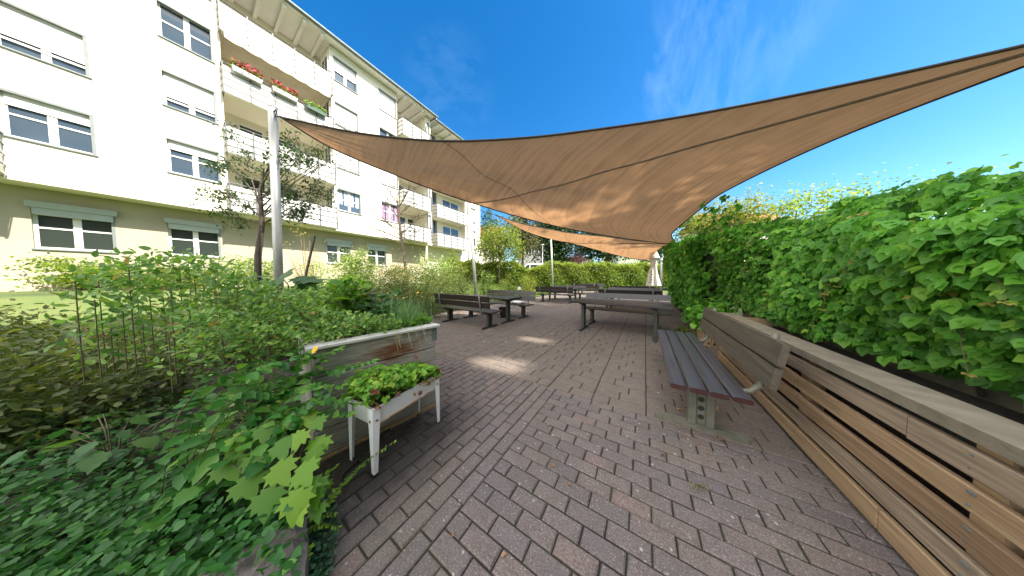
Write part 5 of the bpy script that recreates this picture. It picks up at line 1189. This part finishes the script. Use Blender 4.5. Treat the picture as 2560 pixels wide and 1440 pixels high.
# apple tree reaching in from the left
def apple_tree():
    base = at_depth(640, 760, 5.0); base.z = 0; root = empty('apple_tree', base); tag(root, 'dark-leaved apple tree reaching in from the left in front of the balconies', 'tree')
    def q(x, y, dd=0): return at_depth(x, y, 5.0 + dd) - base
    mb = MB(); mb.tube([(0, 0, -.1), q(645, 640), q(655, 560), q(650, 480), q(660, 420)], [.07, .06, .05, .035, .012], 8); P_ = []
    def br(a, bq, r, lv, dens):
        a = Vector(a); bq = Vector(bq); md = a.lerp(bq, .5) + Vector((random.uniform(-.06, .06), random.uniform(-.06, .06), .05)); mb.tube([a, md, bq], [r, r * .7, r * .3], 5)
        for k in range(dens): s = random.uniform(.2, 1.0); p = a.lerp(bq, s); P_.append([p.x + random.gauss(0, .055), p.y + random.gauss(0, .055), p.z + random.gauss(0, .055)])
        if lv:
            for k in range(5):
                s = a.lerp(bq, random.uniform(.3, 1)); e = s + (bq - a).normalized() * random.uniform(.08, .28) + Vector((random.uniform(-.22, .22), random.uniform(-.22, .22), random.uniform(-.22, .2))); br(s, e, r * .5, lv - 1, max(3, dens - 4))
    for (x0, y0, x1, y1, dd, dn) in ((650, 500, 770, 372, .1, 16), (652, 520, 800, 405, -.1, 12), (652, 540, 770, 468, .1, 18), (655, 560, 790, 490, 0, 16), (650, 560, 760, 525, .2, 16), (655, 440, 750, 350, .3, 12), (650, 500, 560, 400, .2, 18), (650, 540, 540, 470, -.2, 18), (650, 520, 600, 360, .1, 16), (650, 560, 560, 540, .2, 16), (655, 450, 690, 350, -.2, 16), (660, 530, 826, 398, 0, 3), (660, 540, 812, 470, .1, 4), (652, 470, 720, 400, -.4, 16), (650, 500, 700, 470, .5, 16)):
        br(q(x0, y0), q(x1, y1, dd), .016, 2, dn)
    mb.build('trunk', M['bark'], root); n = len(P_)
    leaf_obj('crown', P_, rand_dir(n) + [0, 0, .5], rand_dir(n) + [0, 0, -.4], .06 * (.6 + .8 * rng.random(n)), 'oval', LV['dark'], root, np.clip(rng.beta(1.6, 2, n) + .1, 0, 1))
apple_tree()
# lawn grass
def grass():
    n = 16000; x = rng.uniform(-12.0, 1.2, n); y = rng.uniform(7.5, 26, n)
    keep = (x < -6.75) | (y > 23.2); x = x[keep]; y = y[keep]; n = len(x); z = np.array([ground_h(a, bq) - .03 for a, bq in zip(x, y)])
    o = leaf_obj('grass', np.stack([x, y, z], 1), rand_dir(n) * .5 + [-.4, -.6, .2], rand_dir(n) * .45 + [0, 0, 1], .20 * (.5 + rng.random(n)), 'narrow', LV['grass']); tag(o, 'tall sunlit grass of the lawn beside the terrace', 'grass', kind='stuff')
grass()
def leaves_on_paving():
    pts = [on_z(random.gauss(1620, 55), random.gauss(815, 14), .012) for _ in range(110)] + [on_z(random.gauss(1150, 35), random.gauss(790, 7), .012) for _ in range(90)] + [on_z(random.uniform(1050, 1750), random.uniform(790, 1400), .010) for _ in range(12)] + [on_z(random.gauss(1745, 40), random.gauss(1030, 45), .012) for _ in range(80)]
    n = len(pts); o = leaf_obj('fallen_leaves', [list(p) for p in pts], rand_dir(n) * .35 + [0, 0, 1], rand_dir(n), .022 * (.5 + rng.random(n)), 'wide', LV['fallen']); tag(o, 'small brown leaves scattered on the paving', 'fallen leaves', kind='stuff')
leaves_on_paving()
sprigs('grass_tuft', 'small green grass tuft growing from a paving joint in front of the slatted bench', 'grass tuft', [[on_z(1750, 1215, 0), on_z(1750 + dx, 1212 + dy, .03), on_z(1750 + 2 * dx, 1214 + dy, .015)] for dx, dy in ((12, 3), (-10, 2), (5, -6), (-4, 8), (9, 9), (-12, -5))], .022, 'narrow', LV['grass'], .03, stem_r=.0012)
bush_at('barberry', 'yellow-green bush left of the low garden lamp', 1268, 12.5, 690, 30, 1500, .07, LV['yellowgreen'], .7, nclump=30, tm='oval')
bush_at('barberry', 'orange-tinged yellow bush right behind the low garden lamp', 1318, 13.5, 684, 28, 1500, .07, LV['yellowgreen'], .7, tint=lambda p, n: np.clip(.45 + .5 * rng.random(n), 0, 1), nclump=30, tm='oval')
bush_at('barberry', 'small bush at the back of the left picnic tables beside the leaning post', 1215, 12.0, 678, 26, 1400, .07, LV['varie'], .7, tint=lambda p, n: np.clip(.2 + .5 * rng.random(n), 0, 1), nclump=30, tm='oval')
# hedge
def hedge():
    a = at_depth(1120, 700, 20); e = at_depth(1700, 700, 23.5); d = Vector((e.x - a.x, e.y - a.y, 0)); Ln = d.length; rz = math.atan2(d.y, d.x)
    root = empty('hedge', (a.x, a.y, .3), rz); tag(root, 'long sunlit clipped hedge closing the garden behind the far benches', 'hedge')
    n = 46000; u = rng.random(n) * Ln; hh = 2.38 - .62 * np.exp(-((u / Ln - .315) / .035) ** 2) + .10 * np.sin(u * 1.3) + .08 * np.sin(u * 3.1 + 1) + .05 * np.sin(u * 7)
    v = rng.random(n); z = v * hh; side = rng.random(n)
    bul = .10 * np.sin(u * 1.9 + z * 1.3) + .08 * np.sin(u * 4.1 - z * 2.7)
    y = np.where(side < .62, -.55 - bul + np.abs(rng.normal(0, .16, n)), rng.uniform(-.6, .6, n)); z = np.where(side > .68, hh + rng.normal(0, .10, n) + .25 * (rng.random(n) < .06) * rng.random(n), z)
    z = np.where(z < .1, .1 + .2 * rng.random(n), z)
    p = np.stack([u, y, z], 1); nrm = rand_dir(n) * .8 + [0, -.7, .55]
    leaf_obj('foliage', p, nrm, rand_dir(n) + [0, 0, .3], .15 * (.6 + .8 * rng.random(n)), 'oval', LV['hedge'], root, np.clip(rng.beta(2, 2.3, n) + .28 * (z / hh - .5), 0, 1))  # leaves lighter towards the top, sunlight put into the tint
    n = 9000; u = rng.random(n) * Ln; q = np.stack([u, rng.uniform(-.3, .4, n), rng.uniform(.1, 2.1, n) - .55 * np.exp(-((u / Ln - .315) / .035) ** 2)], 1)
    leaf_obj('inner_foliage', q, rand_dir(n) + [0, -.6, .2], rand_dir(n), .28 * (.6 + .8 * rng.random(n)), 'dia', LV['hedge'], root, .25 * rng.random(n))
    mb = MB()
    for k in range(36): x = Ln * (k + .5) / 36; mb.tube([(x, 0, -.3), (x + random.uniform(-.2, .2), .0, 1.0), (x + random.uniform(-.4, .4), .1, 2.1)], [.03, .02, .008], 5)
    mb.build('stem', M['bark'], root)
hedge()
# ------------------------------------------------------------------ trees
def tree_at(name, label, px, D, yt, yb, halfw, nleaf, lsize, mat, trunk_r=.12, **k):
    c = at_depth(px, (yt + yb) / 2, D); rz = (yb - yt) / 2 * D / 520; rx = halfw * D / 520; b0 = Vector((c.x, c.y, gz(c)))
    return tree(name, label, b0, c.z + rz - b0.z, c, (rx, rx, rz), nleaf, lsize, mat, trunk_r=trunk_r, **k)
tree_at('lawn_tree', 'young yellow-green tree on the lawn in front of the hedge', 1250, 19, 556, 664, 64, 5600, .18, LV['yellowgreen'], .09, nclump=60, spread=.36, tint_bias=.05)
tree_at('street_tree', 'thin dark green tree against the sky at the corner of the apartment wing', 1232, 27, 528, 650, 36, 2800, .24, LV['dark'], .12, nclump=44, spread=.34, tint_bias=.15)
tree_at('street_tree', 'brownish olive tree behind the young yellow-green tree', 1308, 29, 515, 655, 50, 6000, .28, LV['olive'], .2, nclump=75, spread=.28, shell=.3)
tree_at('street_tree', 'large dark green tree behind the white van', 1385, 34, 490, 672, 68, 13000, .40, LV['dark'], .3, nclump=110, spread=.26, shell=.3)
tree_at('street_tree', 'lighter thin-leaved tree between the two dark trees', 1440, 33, 585, 662, 26, 1500, .24, LV['olive'], .14, nclump=30, spread=.34, tint_bias=.3)
tree_at('plum_tree', 'small purple-leaved tree above the hedge', 1446, 29, 634, 668, 22, 900, .16, LV['purple'], .07, nclump=24)
tree_at('street_tree', 'wide dark tree above the right part of the hedge', 1520, 32, 530, 664, 84, 11000, .36, LV['dark'], .32, nclump=130, spread=.26, shell=.3)
tree_at('street_tree', 'dark tree half hidden by the closed parasol', 1632, 33, 560, 672, 50, 5200, .32, LV['dark'], .25, nclump=65, spread=.28, tint_bias=.2, shell=.3)
tree_at('garden_tree', 'yellow-green tree rising behind the creeper wall', 1750, 15, 522, 640, 66, 4200, .16, LV['yellowgreen'], .14, nclump=60, spread=.3, tint_bias=.12)
tree_at('garden_tree', 'golden-leaved tree beside the sail edge behind the creeper wall', 1835, 13, 490, 640, 74, 4600, .15, LV['yellowgreen'], .14, nclump=60, spread=.3, tint_bias=.25)
tree_at('garden_tree', 'light green tree standing above the creeper at the right', 1990, 12, 470, 660, 100, 5200, .15, LV['hedge'], .15, nclump=70, spread=.28, tint_bias=.1)
tree_at('garden_tree', 'dense green tree at the far right behind the nearer creeper', 2260, 10, 440, 700, 150, 5600, .14, LV['hedge'], .15, nclump=70, spread=.28, tint_bias=0)
tree('shade_poplar', 'tall loose poplar, unseen, added right of the terrace to dapple the sun', (14.5, 10.6, 0), 26, (14.5, 10.6, 18.5), (2.9, 2.7, 7.5), 8500, .34, LV['dark'], 70, .22, .16, limbs=3, shell=.2)  # unseen poplars added to break the sun into patches on the sails
tree('shade_poplar', 'second tall loose poplar, unseen, added farther along to dapple the sun', (15.2, 14.2, 0), 24, (15.2, 14.2, 16.5), (2.6, 2.2, 7), 5500, .34, LV['dark'], 70, .22, .16, limbs=3, shell=.2)
SP1, SP2, SP3 = on_z(1242, 907, 0), on_z(1338, 850, 0), on_z(1615, 858, 0)
TUN = [(SP1 + Vector(o_), r_) for o_, r_ in (((0, 0, 0), .16), ((.15, .10, 0), .11), ((-.16, -.05, 0), .10), ((.02, -.13, 0), .06))] + [(SP2 + Vector(o_), r_) for o_, r_ in (((0, 0, 0), .13), ((.2, .05, 0), .08), ((-.2, -.03, 0), .07))]  # gaps opened in the added poplar crown where sun spots should land
tree('shade_poplar', 'very tall slim poplar, unseen, added with crown gaps for the sun spots', (14, 5.4, 0), 26, (14, 5.4, 19.5), (2.7, 2.6, 7.0), 24000, .26, LV['dark'], 160, .24, .16, limbs=0, tunnels=TUN, shell=.2)
# ------------------------------------------------------------------ van, lamp, houses
def van():
    c = at_depth(1336, 690, 30); b = empty('parked_van', (c.x, c.y, gz(c)), YAW + R(4)); tag(b, 'white van parked on the street behind the hedge', 'van')
    L_, W_ = 2.45, .95
    prof = [(-L_, .35), (-L_, .95), (-L_ + .25, 1.15), (-L_ + .55, 1.25), (-L_ + 1.15, 1.95), (-L_ + 1.5, 2.06), (L_ - .1, 2.06), (L_, 1.9), (L_, .35)]
    mb = MB(); mb.prism([(x, -W_, z) for x, z in prof], (0, 2 * W_, 0)); bo = mb.build('body', M['vanpaint'], b)
    mb = MB()
    for s in (-1, 1):
        y = s * W_
        for poly in ([(-L_ + .78, 1.30), (-L_ + 1.22, 1.85), (-L_ + 1.6, 1.88), (-L_ + 1.6, 1.30)], [(-L_ + 1.72, 1.30), (-L_ + 1.72, 1.88), (-L_ + 3.0, 1.88), (-L_ + 3.0, 1.30)], [(-L_ + 3.12, 1.30), (-L_ + 3.12, 1.88), (L_ - .25, 1.88), (L_ - .2, 1.30)]):
            mb.prism([(x, y - .004, z) for x, z in poly], (0, .008, 0))
    mb.build('side_window', M['glass_dark'], b)
    mb = MB(); mb.hexa([(-L_ + .57, -.82, 1.28), (-L_ + .60, -.82, 1.28), (-L_ + .60, .82, 1.28), (-L_ + .57, .82, 1.28), (-L_ + 1.10, -.72, 1.92), (-L_ + 1.13, -.72, 1.92), (-L_ + 1.13, .72, 1.92), (-L_ + 1.10, .72, 1.92)]); mb.build('windscreen', M['glass'], b)
    for x in (-L_ + .9, L_ - .9):
        for s in (-1, 1):
            mb = MB(); mb.tube([(x, s * (W_ - .16), .33), (x, s * (W_ + .02), .33)], .33, 18); w_ = mb.build('wheel', M['black'], b)
            mb = MB(); mb.tube([(x, s * (W_ + .021), .33), (x, s * (W_ + .03), .33)], .2, 14); mb.build('rim', M['steel'], w_)
    for s in (-1, 1):
        mb = MB(); mb.box((-L_ - .01, s * .62 - .16, .82), (-L_ + .02, s * .62 + .16, .98)); mb.build('headlight', M['bag'], b)
        mb = MB(); mb.box((-L_ + .95, s * (W_ + .12) - .1, 1.32), (-L_ + 1.05, s * (W_ + .12) + .1, 1.52)); mb.build('wing_mirror', M['black'], b)
    mb = MB(); mb.box((-L_ - .04, -W_ + .03, .36), (-L_ + .1, W_ - .03, .62)); mb.build('bumper', M['black'], b)
van()
c = at_depth(1356, 690, 31); sl_ = empty('street_lamp', (c.x, c.y, gz(c))); tag(sl_, 'slim white street lamp behind the van', 'street lamp'); ht = at_depth(1356, 614, 31).z - gz(c)
mb = MB(); mb.tube([(0, 0, 0), (0, 0, ht)], [.07, .05], 8); mb.build('pole', M['white'], sl_)
mb = MB(); mb.lathe([(.06, ht), (.22, ht + .05), (.22, ht + .16), (.05, ht + .22)], 14); mb.build('lamp_head', M['white'], sl_)
def house(name, label, px, D, w_, dp_, eave_y, wall, roofm, ridge=2.2, wins=2, storeys=2, rz=YAW):
    c = at_depth(px, 690, D); g0 = gz(c); h = at_depth(px, eave_y, D).z - g0; b = empty(name, (c.x, c.y, g0), rz); tag(b, label, 'house')
    mb = MB(); mb.box((-w_ / 2, 0, -.5), (w_ / 2, dp_, h)); mb.build('wall', wall, b)
    mb = MB(); mb.prism([(-w_ / 2 - .4, -.5, h + .005), (-w_ / 2 - .4, dp_ / 2, h + ridge), (-w_ / 2 - .4, dp_ + .5, h + .005)], (w_ + .8, 0, 0)); mb.build('roof', roofm, b)
    for s in range(storeys):
        for k in range(wins):
            x = -w_ / 2 + w_ * (k + .5) / wins; z = h * (s + .35) / storeys; f = MB(); f.box((x - .6, -.05, z), (x + .6, -.001, z + 1.25)); fo = f.build('window', M['white'], b)
            p = MB(); p.box((x - .52, -.06, z + .08), (x - .04, -.051, z + 1.17)); p.box((x + .04, -.06, z + .08), (x + .52, -.051, z + 1.17)); p.build('pane', M['glass_dark'], fo)
house('house', 'red-roofed house beyond the apartment wing', 1205, 46, 9, 8, 592, M['plaster'], M['tile'], 3.0, 2)
house('house', 'grey rendered house behind the white van', 1345, 44, 8, 7, 606, M['grey_wall'], M['roof'], 2.0, 2)
house('garage', 'pale low garage row between the tree trunks', 1425, 42, 9, 6, 645, M['plaster'], M['roof'], .5, 4, 1)
house('house', 'pale green house above the hedge near the closed parasol', 1588, 40, 7, 7, 618, M['pale_green_wall'], M['roof'], 1.8, 3)
house('house', 'beige house behind the golden trees at the right', 1900, 34, 12, 9, 560, M['plaster'], M['tile'], 3.0, 4)
# wire fence along the street
fn = empty('wire_fence', (0, 0, 0)); tag(fn, 'thin wire fence running above the hedge', 'fence'); mb = MB(); fp = [at_depth(1420 + 30 * k, 661, 25.5) for k in range(8)]
for p in fp: mb.tube([(p.x, p.y, 0), (p.x, p.y, p.z)], .025, 6)
mb.build('fence_post', M['rail'], fn)
mb = MB()
for q in range(3): mb.tube([p - Vector((0, 0, .3 * q)) for p in fp], .012, 5)
mb.build('wire', M['rail'], fn)
# unseen towers added to shade the terrace, with a gap for the sun spots
def tower(y0, y1, H, label):
    b = empty('shade_tower', (20, (y0 + y1) / 2, 0)); tag(b, label, 'shading tower'); hy_ = (y1 - y0) / 2
    mb = MB(); mb.box((0, -hy_, -.5), (12, hy_, H)); mb.build('wall', M['tower'], b)
    mb = MB(); mb.box((-.25, -hy_ - .02, H + .002), (12.2, hy_ + .02, H + .3)); mb.build('roof', M['roof'], b)
    nf = int(H / 2.8); ny = max(2, int((y1 - y0) / 3))
    for f in range(nf):
        mb = MB()
        for k in range(ny): y = -hy_ + (k + .5) * 2 * hy_ / ny; mb.box((-.06, y - .7, f * 2.8 + 1.0), (-.001, y + .7, f * 2.8 + 2.3))
        mb.build('window_row', M['glass_dark'], b)
tower(-26, 4.9, 35, 'long tall beige tower, unseen, added beyond the creeper to shade the terrace')
tower(7.6, 14.5, 24, 'lower beige tower, unseen, added beside the long one to shade the terrace')
